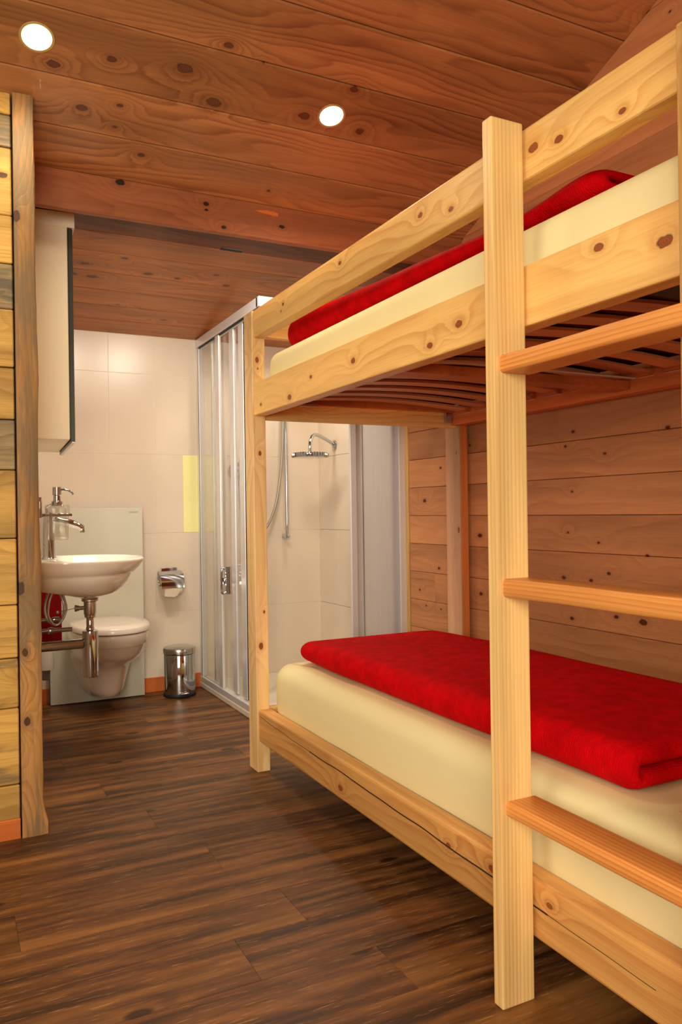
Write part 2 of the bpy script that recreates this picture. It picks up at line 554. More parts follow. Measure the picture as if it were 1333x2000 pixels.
def glass_mat(name, tint=(1, 1, 1), film=0.0, base=0.05):
    t = NT(name)
    n = t.n
    t.n.remove(t.p)
    tr = t.node('ShaderNodeBsdfTransparent')
    tr.inputs[0].default_value = (*tint, 1)
    gl = t.node('ShaderNodeBsdfGlossy')
    gl.inputs['Roughness'].default_value = .03
    lw = t.node('ShaderNodeLayerWeight')
    lw.inputs[0].default_value = .5
    fc = t.M('MULTIPLY_ADD', t.M('POWER', lw.outputs['Facing'], 4.0), .45, .035)
    mx = t.node('ShaderNodeMixShader')
    t.put(mx.inputs[0], fc)
    t.t.links.new(tr.outputs[0], mx.inputs[1])
    t.t.links.new(gl.outputs[0], mx.inputs[2])
    last = mx.outputs[0]
    if film:
        df = t.node('ShaderNodeBsdfDiffuse')
        df.inputs[0].default_value = (.86, .86, .9, 1)
        tl = t.node('ShaderNodeBsdfTranslucent')
        tl.inputs[0].default_value = (.86, .86, .9, 1)
        m0 = t.node('ShaderNodeMixShader')
        m0.inputs[0].default_value = .5
        t.t.links.new(df.outputs[0], m0.inputs[1])
        t.t.links.new(tl.outputs[0], m0.inputs[2])
        m2 = t.node('ShaderNodeMixShader')
        # the whitish film varies in faint vertical bands
        nz = t.noise(t.V('MULTIPLY', t.obj(), (14, 14, .6)), 1.0, 2.0)
        t.put(m2.inputs[0], t.rng(nz, .3, .7, film * .7, film * 1.2))
        t.t.links.new(last, m2.inputs[1])
        t.t.links.new(m0.outputs[0], m2.inputs[2])
        last = m2.outputs[0]
    t.t.links.new(last, n['Material Output'].inputs[0])
    return t.mat


M_glass = glass_mat('clear_shower_glass', (.97, .98, .97), film=.06)
M_glassF = glass_mat('reflection_film_glass', (.95, .96, .98), film=.62)  # strong white film paints a bright reflection into the right pane
M_bottle = glass_mat('dispenser_glass', (.93, .92, .88), film=.10)


def fabric(name, rgb, rough, scale, strength, crinkle=0.0):
    t = NT(name)
    oc = t.obj()
    t.p.inputs['Base Color'].default_value = lin(rgb)
    t.p.inputs['Roughness'].default_value = rough
    t.p.inputs['Specular IOR Level'].default_value = .06
    n = t.noise(oc, scale, 3.0, .6)
    if crinkle:
        # seersucker: rows of small puckers
        s = t.node('ShaderNodeSeparateXYZ')
        t.put(s.inputs[0], oc)
        w = t.noise(t.V('MULTIPLY', oc, (120, 170, 120)), 1.0, 2.0, .55)
        rows = t.M('ABSOLUTE', t.M('SINE', t.M('ADD', t.M('MULTIPLY', s.outputs[1], 520.0), t.M('MULTIPLY', n, 14.0))))
        h = t.M('ADD', t.M('MULTIPLY', rows, .45), t.M('MULTIPLY', w, 1.4))
        t.bump(h, crinkle, .0035)
        col = t.mix(t.rng(n, .3, .7), lin(rgb), lin(tuple(v * .88 for v in rgb)))
        t.put(t.p.inputs['Base Color'], col)
    else:
        t.bump(n, strength, .004)
    return t.mat


M_undershade = fabric('brown_underside_shade', (96, 44, 30), .95, 20.0, .3)  # dark colour stands in for the shade under the mattresses
M_sheet = fabric('cream_jersey_sheet', (244, 234, 180), .85, 9.0, .25)
M_sheetU = fabric('cream_jersey_sheet_upper', (244, 234, 180), .85, 9.0, .25)
M_red = fabric('red_seersucker', (218, 2, 14), .8, 22.0, .4, .55)

# ------------------------------------------------------------------ room shell
XR = 2.04          # right wall
YB = 4.33          # bathroom back wall
YP = 2.5756        # face of the weathered partition
XL, YN = -1.7, -1.3  # left and rear walls of the bedroom, behind the camera


def zc(y):      # underside of the sloping bedroom ceiling
    return 3.281 - 0.397 * max(y, 0.5)


def zb(y):      # underside of the bathroom ceiling
    return 1.954 + 0.12 * (YB - y)


def wx(y):      # face of the bathroom's left wall
    return 0.287 + 0.06 * (y - 2.98)


# floor: planks along X
fl = struct('floor', 'dark smoked wood plank floor running across the room', 'floor')
B().box(XL - .1, XR + .1, YN - .1, YB + .1, -.06, -.012).build('subfloor', M_dark, fl)
y = YN
rows = []
j = 1.541
while j > YN:
    j -= .178
y = j
row = 0
while y < YB:
    y1 = y + .178
    x = XL - .9 + (row * .53) % 1.15
    if abs(y - 1.541) < .01:
        x = .578 - 1.2 * 2
    while x < XR:
        x1 = x + 1.2
        a, b2 = max(x, XL), min(x1, XR)
        if b2 - a > .02:
            B().box(a + .0002, b2 - .0002, max(y, YN) + .0002, min(y1, YB) - .0002, -.012, 0, .0004, 1).build('plank', M_floor, fl)
        x = x1
    y = y1
    row += 1


# right wall: planks along Y, tiled inside the shower
wr = struct('wall_right', 'right wall of knotty horizontal spruce planks behind the bunks', 'wall')
B().prism([(YN - .1, -.05), (YB + .1, -.05), (YB + .1, 3.3), (YN - .1, 3.3)], 0, XR + .021, XR + .1).build('wall_backing', M_dark, wr)
YS = 3.34


def top_at(y):
    return zc(y) if y < 2.83 else zb(y)


z = .9497 - .1349 * 7 - .001
rowi = 0
while z < 3.1:
    z0, z1 = max(z, 0.0), z + .1349
    # clip the row under the ceiling
    ya = YN
    yb_ = YS - .045
    if z0 < top_at(YS):
        yend = yb_
    else:
        yend = min(yb_, 2.83, (3.281 - z0) / .397) if z0 < 3.08 else None
    if yend and yend > ya:
        pts = [(ya, z0 + .0008), (yend, z0 + .0008)]
        if z0 >= top_at(YS) or z1 > top_at(YS):
            if z1 < zc(.5):
                if yend <= 2.83:
                    ytop = min(2.83, (3.281 - z1) / .397)
                    pts += [(yend, min(z1, zc(yend)) - .0008)] if min(z1, zc(yend)) > z0 + .004 else []
                    if ytop < yend:
                        pts += [(ytop, z1 - .0008)]
                else:
                    ytop = (3.281 - z1) / .397
                    pts += [(yend, zb(yend)), (min(2.84, yend), min(z1, zb(2.84)) - .001)]
                    if ytop < 2.83:
                        pts += [(ytop, z1 - .0008)]
                pts += [(ya, z1 - .0008)]
            else:
                pts = [(ya, z0 + .0008), (yend, z0 + .0008), (.5, zc(.5) - .001), (ya, zc(.5) - .001)]
        else:
            pts += [(yend, z1 - .0008), (ya, z1 - .0008)]
        if abs(z0 - .5445) < .01:   # one butt joint to the right of the shower
            for a, b2 in ((ya, 3.079), (3.081, yend)):
                B().prism([(a, z0 + .0008), (b2, z0 + .0008), (b2, z1 - .0008), (a, z1 - .0008)], 0, XR, XR + .02, .0018).build('plank', M_wall, wr)
        elif len(pts) >= 3:
            B().prism(pts, 0, XR, XR + .02, .0018 if len(pts) == 4 else 0).build('plank', M_wall, wr)
    z += .1349
    rowi += 1
B().box(XR - .006, XR + .02, YS - .043, YS - .004, 0, zb(YS) - .004, .002).build('corner_strip', M_postZ, wr, 'narrow vertical pine strip between planks and shower')

# tiles ---------------------------------------------------------------
wb = struct('wall_back', 'tiled back wall of the bathroom in large cream tiles', 'wall')
B().box(.30, XR + .1, YB + .0016, YB + .1, -.05, 2.3).build('wall_backing', M_grout, wb)
zj = [0.0, .432, .869, 1.303, 1.742, 2.2]
G = .0009
xj = [.36, .547]
while xj[-1] < XR - .01:
    xj.append(xj[-1] + .248)
xj[-1] = XR
for i in range(len(xj) - 1):
    for k in range(5):
        a, b2 = xj[i] + G, xj[i + 1] - G
        z0, z1 = zj[k] + G, min(zj[k + 1] - G, zb(YB) - .0005)
        dz = random.uniform(-.0002, .0002)
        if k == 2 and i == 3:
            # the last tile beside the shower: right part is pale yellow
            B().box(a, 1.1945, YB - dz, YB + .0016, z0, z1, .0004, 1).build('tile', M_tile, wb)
            B().box(1.1955, b2, YB - .001, YB + .0016, z0, z1, .0004, 1).build('tile', M_stripY, wb, 'pale yellow strip on the tile beside the shower')
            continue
        B().box(a, b2, YB - dz, YB + .0016, z0, z1, .0004, 1).build('tile', M_tile, wb)
for i in range(4):      # shower side of the right wall
    for k in range(5):
        a, b2 = YS + .2475 * i + G, YS + .2475 * (i + 1) - G
        z0 = zj[k] + G
        if k < 4:
            B().box(XR, XR + .012, a, b2, z0, zj[k + 1] - G, .0004, 1).build('tile', M_tile, wr)
        else:
            B().prism([(a, z0), (b2, z0), (b2, zb(b2) - .001), (a, zb(a) - .001)], 0, XR, XR + .012).build('tile', M_tile, wr)
# left wall of the bathroom, slightly out of square
wl = struct('wall_left', 'left wall of the bathroom with cream tiles behind the basin', 'wall')
B().prism([(wx(2.65) - .3, 2.65), (wx(2.65) - .008, 2.65), (wx(4.34) - .008, 4.34), (wx(4.34) - .3, 4.34)], 2, -.05, 2.2).build('wall_backing', M_grout, wl)
for i in range(7):
    a, b2 = 2.655 + i * .24, min(2.655 + (i + 1) * .24 - .003, YB - .002)
    for k in range(5):
        z0, z1 = zj[k] + G, min(zj[k + 1] - G, zb(b2) - .001)
        B().prism([(wx(a) - .008, a), (wx(a), a), (wx(b2), b2), (wx(b2) - .008, b2)], 2, z0, z1).build('tile', M_tile, wl)

# partition of weathered boards ----------------------------------------
wp = struct('wall_partition', 'weathered reclaimed-board partition on the left edge beside the bathroom', 'wall')
B().box(XL, .197, YP + .022, YP + .08, -.05, zc(YP + .08)).build('wall_backing', M_dark, wp)
pz = [0.0, .0, .160, .186, .392, .543, .704, .906, 1.113, 1.266, 1.424, 1.600, 1.738, 1.884, 2.091, 2.19, zc(YP) + .0]
mats = [None, M_weatherA, M_weatherB, M_weatherA, M_weatherA, M_weatherA, M_weatherA, M_weatherA, M_weatherB, M_weatherA, M_weatherA, M_weatherB, M_weatherA, M_weatherA, M_weatherB, M_weatherA]
for k in range(1, len(pz) - 1):
    pr = random.uniform(-.006, .004)
    z0, z1 = pz[k] + .0015, pz[k + 1] - .0015
    if k == len(pz) - 2:
        z1 = zc(YP) - .002
    if k == 2:
        continue
    if k == 3:
        z0 = .162
    segs = [(XL, -.62 + .3 * math.sin(k * 2.1)), (-.62 + .3 * math.sin(k * 2.1), .195)]
    for a, b2 in segs:
        B().box(a + .001, b2 - .001, YP + pr * .8, YP + .022, z0, z1, .003, 1).build('plank', mats[k], wp)
tb = struct('baseboard_partition', 'orange pine baseboard along the foot of the weathered partition', 'baseboard')
B().box(XL, .194, YP - .016, YP - .006, 0, .061, .002).build('board', M_base, tb)

# weathered post with a wavy right edge
pst = struct('trim_1', 'weathered grey-brown timber post closing the end of the partition', 'post')
rings = []
for i in range(61):
    z = i / 60 * (zc(YP) - .004)
    n1 = mnoise.noise(Vector((3.1, 0, z * 3.2))) * .006 + mnoise.noise(Vector((9.1, 0, z * 14))) * .0025
    n2 = mnoise.noise(Vector((5.7, 2, z * 9))) * .002
    x1 = .2605 + n1 + (.009 if z < .055 else 0) + (.004 if z < .09 else 0)
    zz = z
    rings.append([(.1985, 2.560 + n2, zz), (.248 + n1 * .5, 2.558 + n2, zz), (x1 - .003, 2.563 + n2, zz), (x1, 2.575, zz), (x1 - .006, 2.66, zz), (.1985, 2.66, zz)])
B().rings(rings).build('weathered_timber', M_weatherP, pst, smooth=True, angle=35)

# room walls behind the camera ------------------------------------------
ws = struct('wall_side', 'plank side wall of the bedroom left of the camera', 'wall')
for k in range(16):
    z0, z1 = k * .1925, min(k * .1925 + .1915, zc(.5))
    for a, b2 in (((YN, -.1), (1.3, YP)) if z1 > .9 and z0 < 2.1 else ((YN, YP),)):
        B().box(XL - .02, XL, a, b2, z0 + .001, z1, .002, 1).build('plank', M_wall, ws)
w2 = struct('added_window_2', 'unseen wooden side window added for light left of the camera', 'window')  # out of view, added to go with the side light
f = B()
for a, b2, c, d in ((-.15, 1.35, .84, .90), (-.15, 1.35, 2.10, 2.16), (-.15, -.09, .90, 2.10), (1.29, 1.35, .90, 2.10), (.575, .625, .90, 2.10)):
    f.box(XL - .03, XL + .012, a, b2, c, d, .003)
f.build('added_window_frame', M_pineX, w2)
B().box(XL - .018, XL - .012, -.1, 1.3, .9, 2.1).build('pane', M_glass, w2)  # pane of the added side window
wn_ = struct('wall_rear', 'plank rear wall behind the camera with an opening for the added window', 'wall')
WX0, WX1, WZ0, WZ1 = -1.55, -.05, .8, 2.1
for k in range(16):
    z0, z1 = k * .1925 + .001, min(k * .1925 + .1915, zc(.5))
    if z1 > WZ0 and z0 < WZ1:
        for a, b2 in ((XL, WX0), (WX1, XR)):
            B().box(a, b2, YN - .02, YN, z0, z1, .002, 1).build('plank', M_pineX, wn_)
    else:
        B().box(XL, XR, YN - .02, YN, z0, z1, .002, 1).build('plank', M_pineX, wn_)
wi = struct('added_window_1', 'unseen wooden window added for light behind the camera', 'window')  # out of view, added to go with the rear light
f = B()
f.box(WX0, WX1, YN - .03, YN + .01, WZ0 - .05, WZ0 + .01, .003).box(WX0, WX1, YN - .03, YN + .01, WZ1 - .01, WZ1 + .05, .003)
f.box(WX0 - .05, WX0 + .01, YN - .03, YN + .01, WZ0 - .05, WZ1 + .05, .003).box(WX1 - .01, WX1 + .05, YN - .03, YN + .01, WZ0 - .05, WZ1 + .05, .003)
f.box((WX0 + WX1) / 2 - .025, (WX0 + WX1) / 2 + .025, YN - .025, YN + .005, WZ0, WZ1, .003)
f.build('added_window_frame', M_pineX, wi)
B().box(WX0, WX1, YN - .018, YN - .012, WZ0, WZ1).build('pane', M_glass, wi)  # pane of the added rear window

# ceiling ------------------------------------------------------------------
ce = struct('ceiling', 'sloping ceiling of wide reddish larch boards', 'ceiling')
cj = [2.83, 2.660, 2.485, 2.285, 2.095, 1.905, 1.72, 1.53, 1.34, 1.15, .96, .77, .5]
for a, b2 in zip(cj[1:], cj[:-1]):
    g = .002
    if a > 1.3:   # boards in view
        B().prism([(a + g, zc(a + g)), (b2 - g, zc(b2 - g)), (b2 - g, zc(b2 - g) + .02), (a + g, zc(a + g) + .02)], 0, XL, XR + .02, .003).build('plank', M_ceil, ce)
    else:
        B().prism([(a + g, zc(a + g)), (b2 - g, zc(b2 - g)), (b2 - g, zc(b2 - g) + .02), (a + g, zc(a + g) + .02)], 0, XL, XR + .02, .003).build('plank', M_ceil, ce)
y = .5
while y > YN:
    B().box(XL, XR + .02, max(y - .19, YN) + .001, y - .001, zc(.5), zc(.5) + .02, .002, 1).build('plank', M_ceil, ce)
    y -= .19
cbj = [2.863, 2.99, 3.192, 3.365, 3.565, 3.76, 3.95, 4.14, YB]
for a, b2 in zip(cbj[:-1], cbj[1:]):
    g = .0010
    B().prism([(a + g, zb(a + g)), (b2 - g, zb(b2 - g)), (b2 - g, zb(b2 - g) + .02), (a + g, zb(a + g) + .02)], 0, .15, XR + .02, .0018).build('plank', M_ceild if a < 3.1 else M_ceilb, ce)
B().prism([(YN, 3.12), (.5, 3.12), (2.9, 2.19), (YB + .1, 2.06), (YB + .1, 2.16), (2.9, 2.36), (.5, 3.25), (YN, 3.25)], 0, XL - .1, XR + .1).build('ceiling_backing', M_dark, ce)

bm_ = struct('trim_2', 'dark larch ceiling beam crossing the room before the bathroom ceiling', 'beam')
B().box(.10, XR + .018, 2.831, 2.862, 2.027, 2.172, .003).build('beam_timber', M_beam, bm_)
pl = B()
pl.lathe([(.0, -.001), (.011, -.001), (.012, .004), (.0, .004)], (1.154, 2.831, 2.13), 16, 'Y')
pl.build('wood_plug', M_base, bm_, 'bright orange plug in a chipped patch of the beam')
B().prism([(1.075, 2.131), (1.11, 2.125), (1.172, 2.122), (1.172, 2.136), (1.12, 2.139)], 1, 2.8285, 2.832).build('chipped_patch', M_base, bm_, 'bright orange chipped patch on the beam')
B().box(1.055, 1.15, 3.172, 3.196, zb(3.18) - .003, zb(3.18) + .004).build('joint_filler', M_vent, ce, 'short dark filler strip in a bathroom ceiling joint')

# baseboard on the tiled wall
bb = struct('baseboard_back', 'orange wooden baseboard along the foot of the tiled back wall', 'baseboard')
for a, b2 in ((wx(YB) + .002, .469), (.951, 1.290)):
    B().box(a, b2, YB - .014, YB - .001, 0, .078, .0015).build('board', M_base, bb)

# ceiling spotlights
SL = math.atan(.397)
for nm, x, y, lb in (('ceiling_spotlight', .252, 2.381, 'round ceiling spotlight at the upper left, above the weathered post'),
                     ('ceiling_spotlight', 1.199, 2.406, 'round ceiling spotlight near the middle of the ceiling, above the bunk')):
    zz = zc(y)
    t = thing(nm, lb, 'lamp', (x, y, zz), 'recessed ceiling spotlights')
    Mx = Matrix.Translation((x, y, zz)) @ Matrix.Rotation(-SL, 4, 'X')
    B().lathe([(.042, -.001), (.048, -.0015), (.049, .001), (.042, .002)], (0, 0, 0), 40, 'Z', Mx, True).build('trim_ring', M_ring, t, smooth=True)
    B().lathe([(.0, -.0008), (.0415, -.0008), (.0415, .001), (0, .001)], (0, 0, 0), 40, 'Z', Mx).build('lamp_glass', M_lamp, t)
    lamp('SPOT', 'spot_lamp', (x, y - .012, zz - .03), (x, y - .25, 0), 16, (1.0, .84, .60), .10, angle=150)
# ceiling light added to brighten the shower, unseen behind the upper bunk
t = thing('added_shower_spotlight', 'round recessed spotlight added over the shower for light, unseen behind the upper bunk', 'lamp', (1.72, 3.85, zb(3.85)))
B().lathe([(.042, -.002), (.048, -.0025), (.049, .001), (.042, .002)], (1.72, 3.85, zb(3.85)), 32, loop=True).build('trim_ring', M_ring, t, smooth=True)
B().lathe([(.0, -.002), (.0415, -.002), (.0415, .001), (0, .001)], (1.72, 3.85, zb(3.85)), 32).build('lamp_glass', M_lamp, t)
lamp('SPOT', 'added_shower_lamp', (1.72, 3.85, zb(3.85) - .03), (1.70, 3.83, 0), 19, (1.0, .86, .68), .09, angle=160)

for x, lb in ((.72, 'left one of two unseen spotlights added for light behind the ceiling beam'), (1.12, 'right one of two unseen spotlights added for light behind the ceiling beam')):  # two lamps added to brighten the bathroom, unseen behind the beam
    zz = zb(3.0)
    t = thing('added_bath_spotlight', lb, 'lamp', (x, 3.0, zz), 'added spotlights behind the beam')
    B().lathe([(.036, -.003), (.042, -.0035), (.043, -.001), (.036, -.001)], (x, 3.0, zz), 32, loop=True).build('trim_ring', M_ring, t, smooth=True)
    B().lathe([(.0, -.003), (.0355, -.003), (.0355, -.001), (0, -.001)], (x, 3.0, zz), 32).build('lamp_glass', M_lamp, t)
    lamp('SPOT', 'added_bath_lamp', (x, 3.0, zz - .04), (x + .02, 4.0, .75), 21, (1.0, .87, .70), .08, angle=125)

# ------------------------------------------------------------------ bunk bed
bed = thing('bunk_bed', 'pine bunk bed with two bunks against the right plank wall', 'bunk bed', (1.06, 1.8, 0))


def bx(name, mat, x0, x1, y0, y1, z0, z1, parent=bed, bev=.004, label=None, seg=2):
    return B().box(x0, x1, y0, y1, z0, z1, bev, seg).build(name, mat, parent, label)


YF0, YF1 = 2.7746, 2.861
YE0, YE1 = .775, .8615
bx('post', M_post, 1.0355, 1.087, YF0, YF1, 0, 1.7305, bev=.003)
bx('post', M_postZ, 1.0355, 1.087, YE0, YE1, 0, 1.7305, bev=.003)
pb = bx('post', M_backrail2, 1.979, 2.015, YF0, YF1, 0, 1.7305, bev=.002)
bx('facing_board', M_pale, 1.974, 1.9788, YF0 + .002, YF1 + .02, 0, 1.7305, parent=pb, bev=.001, label='pale board on the aisle side of the orange back post')
bx('post', M_postZ, 1.974, 2.013, YE0, YE1, 0, 1.7305, bev=.003)
bx('guard_rail', M_guard, 1.042, 1.086, YE1, YF0, 1.629, 1.731, bev=.005)
bx('side_rail', M_side, 1.040, 1.087, YE1, YF0, 1.337, 1.4585, bev=.004)
bx('side_rail', M_low, 1.041, 1.093, YE1, YF0, .117, .235, bev=.007)
bx('side_rail', M_backrail, 1.938, 1.9735, YE0 + .03, 2.787, 1.334, 1.405, bev=.003)
bx('side_rail', M_backrail, 1.938, 1.9735, YE0 + .03, 2.787, .117, .235, bev=.003)
for z0, z1, nm in ((1.326, 1.392, 'end_rail'), (.117, .235, 'end_rail')):
    bx(nm, M_pineX, 1.088, 1.9735, 2.790, 2.822, z0, z1, bev=.003)
    bx(nm, M_pineX, 1.088, 1.9735, .80, .832, z0, z1, bev=.003)
bx('end_guard', M_pineX, 1.088, 1.9735, 2.790, 2.815, 1.637, 1.724, bev=.003)
bx('end_guard', M_pineX, 1.088, 1.9735, .81, .835, 1.637, 1.724, bev=.003)
# inner ledges that carry the slats
for z0 in (1.345, .150):
    bx('slat_ledge', M_backrail, 1.0885, 1.108, YE1 + .01, YF0, z0, z0 + .028, bev=.002)
bx('slat_frame_bar', M_backrail, 1.11, 1.936, 2.752, 2.776, 1.386, 1.418, bev=.002)
# bracket plates
bx('corner_bracket', M_steel, 1.905, 1.936, 2.772, 2.7895, 1.345, 1.388, bev=.001, label='small steel corner bracket at the back corner')
bx('corner_bracket', M_steel, 1.20, 1.27, 2.70, 2.74, 1.372, 1.3755, bev=.0008, label='flat steel plate under the slat frame')
# the slats: bowed upwards in the middle


def slat_mesh(x0, x1, y0, y1, z, bow, th):
    b = B()
    rings = []
    n = 14
    for i in range(n + 1):
        t = i / n
        x = x0 + (x1 - x0) * t
        zz = z + bow * (1 - (2 * t - 1) ** 2)
        rings.append([(x, y0, zz + .001), (x, y0 + .002, zz), (x, y1 - .002, zz), (x, y1, zz + .001), (x, y1, zz + th), (x, y0, zz + th)])
    b.rings(rings)
    return b


ys = [2.685]
while ys[-1] > .95:
    ys.append(ys[-1] - .1335)
first = None
for yy in ys:
    if first is None:
        first = slat_mesh(1.112, 1.934, -.034, .034, 0, .022, .009).build('slat', M_slat, bed)
        o = first
    else:
        o = dup(first, bed)
    o.location = Vector((0, yy, 1.384)) - bed.location
    if 1.78 < yy < 1.92:
        o['label'] = 'middle slat above the cross bar'
for yy in ys:
    h = B().box(1.916, 1.938, yy - .040, yy + .040, 1.376, 1.398, .003).build('slat_holder', M_backrail, bed)
    e = B().box(1.9355, 1.9372, yy - .043, yy + .043, 1.3745, 1.3763).build('holder_rim', M_plastic, h)
o = first
for yy in ys:
    c = dup(first, bed)
    c.location = Vector((0, yy, .187)) - bed.location
bx('cross_bar', M_backrail, 1.11, 1.936, 1.80, 1.868, 1.345, 1.373, bev=.002)
bx('strap', M_plastic, 1.13, 1.92, 1.760, 1.776, 1.372, 1.375, bev=.0005, label='pale grey strap along the cross bar')
bx('strap', M_rubber, 1.13, 1.50, 1.00, 1.08, 1.381, 1.383, bev=.0005, label='black strap under the slats near the head end')
bx('rear_batten', M_backrail, 1.9738, 1.990, YE1 + .002, YF0 - .002, 1.334, 1.36, bev=.002)
# crack along the low front rail (real groove strip)
cr = B()
pts = []
for i in range(60):
    yy = 2.76 - i * .031
    pts.append((1.0412, yy, .214 - .013 * min(i / 12, 1) + mnoise.noise(Vector((yy * 7, 0, 0))) * .004 - .028 * max(0, (i - 20) / 40)))
cr.tube(pts, [.0009] * 12 + [.0019] * 30 + [.0008] * 8, 5)
cr.build('drying_crack', M_dark, bed, 'long thin drying crack in the low front rail')

# ladder ---------------------------------------------------------------------
lad = thing('bunk_ladder', 'pine ladder of the bunk bed, its tall post standing in the foreground', 'ladder', (.995, 1.0, 0))
bx('ladder_post', M_ladder, .955, 1.034, 1.2248, 1.2532, 0, 1.737, lad, .003)
bx('ladder_post', M_ladder, .955, 1.034, .742, .770, 0, 1.737, lad, .003)
for z0, z1 in ((1.2385, 1.2735), (.802, .838), (.374, .403)):
    b = B()
    rings = []
    for i in range(13):
        yy = .771 + (1.2244 - .771) * i / 12
        w = mnoise.noise(Vector((yy * 6, z0 * 9, 0))) * .0012
        x0, x1, r = .969, 1.046, .007
        rg = []
        for cx, cz, a0 in ((x0 + r, z0 + r, 180), (x1 - r, z0 + r, 270), (x1 - r, z1 - r, 0), (x0 + r, z1 - r, 90)):
            for k in range(4):
                an = R(a0 + 30 * k)
                rg.append((cx + r * math.cos(an), yy, cz + r * math.sin(an) + w))
        rings.append(rg)
    b.rings(rings).build('rung', M_rung, lad, smooth=True, angle=50)


# mattresses -------------------------------------------------------------------
def mattress(name, lab, x0, x1, y0, y1, z0, z1, mat, rr=.05, sag=.0):
    b = bmesh.new()
    bmesh.ops.create_cube(b, size=1)
    bmesh.ops.scale(b, vec=(x1 - x0 - 2 * rr, y1 - y0 - 2 * rr, z1 - z0 - 2 * rr), verts=b.verts)
    bmesh.ops.subdivide_edges(b, edges=b.edges, cuts=11, use_grid_fill=True)
    ce_ = Vector(((x0 + x1) / 2, (y0 + y1) / 2, (z0 + z1) / 2))
    hx, hy, hz = (x1 - x0) / 2 - rr, (y1 - y0) / 2 - rr, (z1 - z0) / 2 - rr
    # round: push each vertex out along its outward direction from the inner box
    ver = list(b.verts)
    bmesh.ops.subdivide_edges(b, edges=b.edges, cuts=1, use_grid_fill=True)
    b.free()
    bb_ = B()
    prof = []
    nseg = 8
    # plan outline (rounded rectangle) at several heights: profile rounds top and bottom
    def outline(ins):
        r = max(rr - ins, .004)
        X0, X1, Y0, Y1 = x0 + ins, x1 - ins, y0 + ins, y1 - ins
        pts = []
        for cx, cy, a0 in ((X0 + r, Y0 + r, 180), (X1 - r, Y0 + r, 270), (X1 - r, Y1 - r, 0), (X0 + r, Y1 - r, 90)):
            for k in range(7):
                an = R(a0 + 15 * k)
                pts.append((cx + r * math.cos(an), cy + r * math.sin(an)))
        # densify the straight sides
        out = []
        for i in range(len(pts)):
            p, q = pts[i], pts[(i + 1) % len(pts)]
            L = math.dist(p, q)
            n = max(1, int(L / .06))
            for k in range(n):
                out.append((p[0] + (q[0] - p[0]) * k / n, p[1] + (q[1] - p[1]) * k / n))
        return out
    base = outline(0)
    cx, cy = (x0 + x1) / 2, (y0 + y1) / 2
    lv = []
    rb = .012
    for k in range(nseg + 1):
        a = math.pi / 2 * k / nseg
        lv.append((rb * (1 - math.sin(a)), z0 + rb * (1 - math.cos(a))))
    for k in range(1, 5):
        lv.append((-.003 * math.sin(math.pi * k / 5), z0 + rb + (z1 - z0 - rb - rr) * k / 5))
    for k in range(nseg + 1):
        a = math.pi / 2 * k / nseg
        lv.append((rr * (1 - math.cos(a)), z1 - rr * (1 - math.sin(a))))
    rings = []
    for ins, z in lv:
        ring = []
        for p in base:
            # move inwards from the nearest point of the inner rectangle
            ix = min(max(p[0], x0 + rr), x1 - rr)
            iy = min(max(p[1], y0 + rr), y1 - rr)
            d = Vector((p[0] - ix, p[1] - iy))
            L = d.length
            d = d * ((L - ins) / L)
            w = mnoise.noise(Vector((p[0] * 5, p[1] * 5, z * 8))) * .003
            ring.append((ix + d.x + (w if abs(d.x) > .001 else 0), iy + d.y, z + w * .5))
        rings.append(ring)
    # top: step inward
    for f_ in (.97, .85, .6, .3):
        ring = []
        for p in base:
            ix = min(max(p[0], x0 + rr), x1 - rr)
            iy = min(max(p[1], y0 + rr), y1 - rr)
            q = (cx + (ix - cx) * f_, cy + (iy - cy) * f_)
            ring.append((q[0], q[1], z1 + .006 * (1 - f_) + mnoise.noise(Vector((q[0] * 4, q[1] * 4, 2))) * .003))
        rings.append(ring)
    bb_.rings(rings)
    o = bb_.build(name, mat, smooth=True, angle=180)
    B().box(x0 + .01, x1 - .01, y0 + .01, y1 - .01, z0 - .003, z0 + .002).build('underside_shade', M_undershade, o, 'dark brown sheet, shade under the mattress put into its colour')
    return tag(o, lab, 'mattress', 'mattresses of the bunk bed')


mattress('mattress', 'cream-sheeted mattress on the upper bunk', 1.094, 1.93, .84, 2.775, 1.4185, 1.576, M_sheetU, .05)
mattress('mattress', 'cream-sheeted mattress on the lower bunk', 1.096, 1.93, .84, 2.772, .2205, .408, M_sheet, .062)


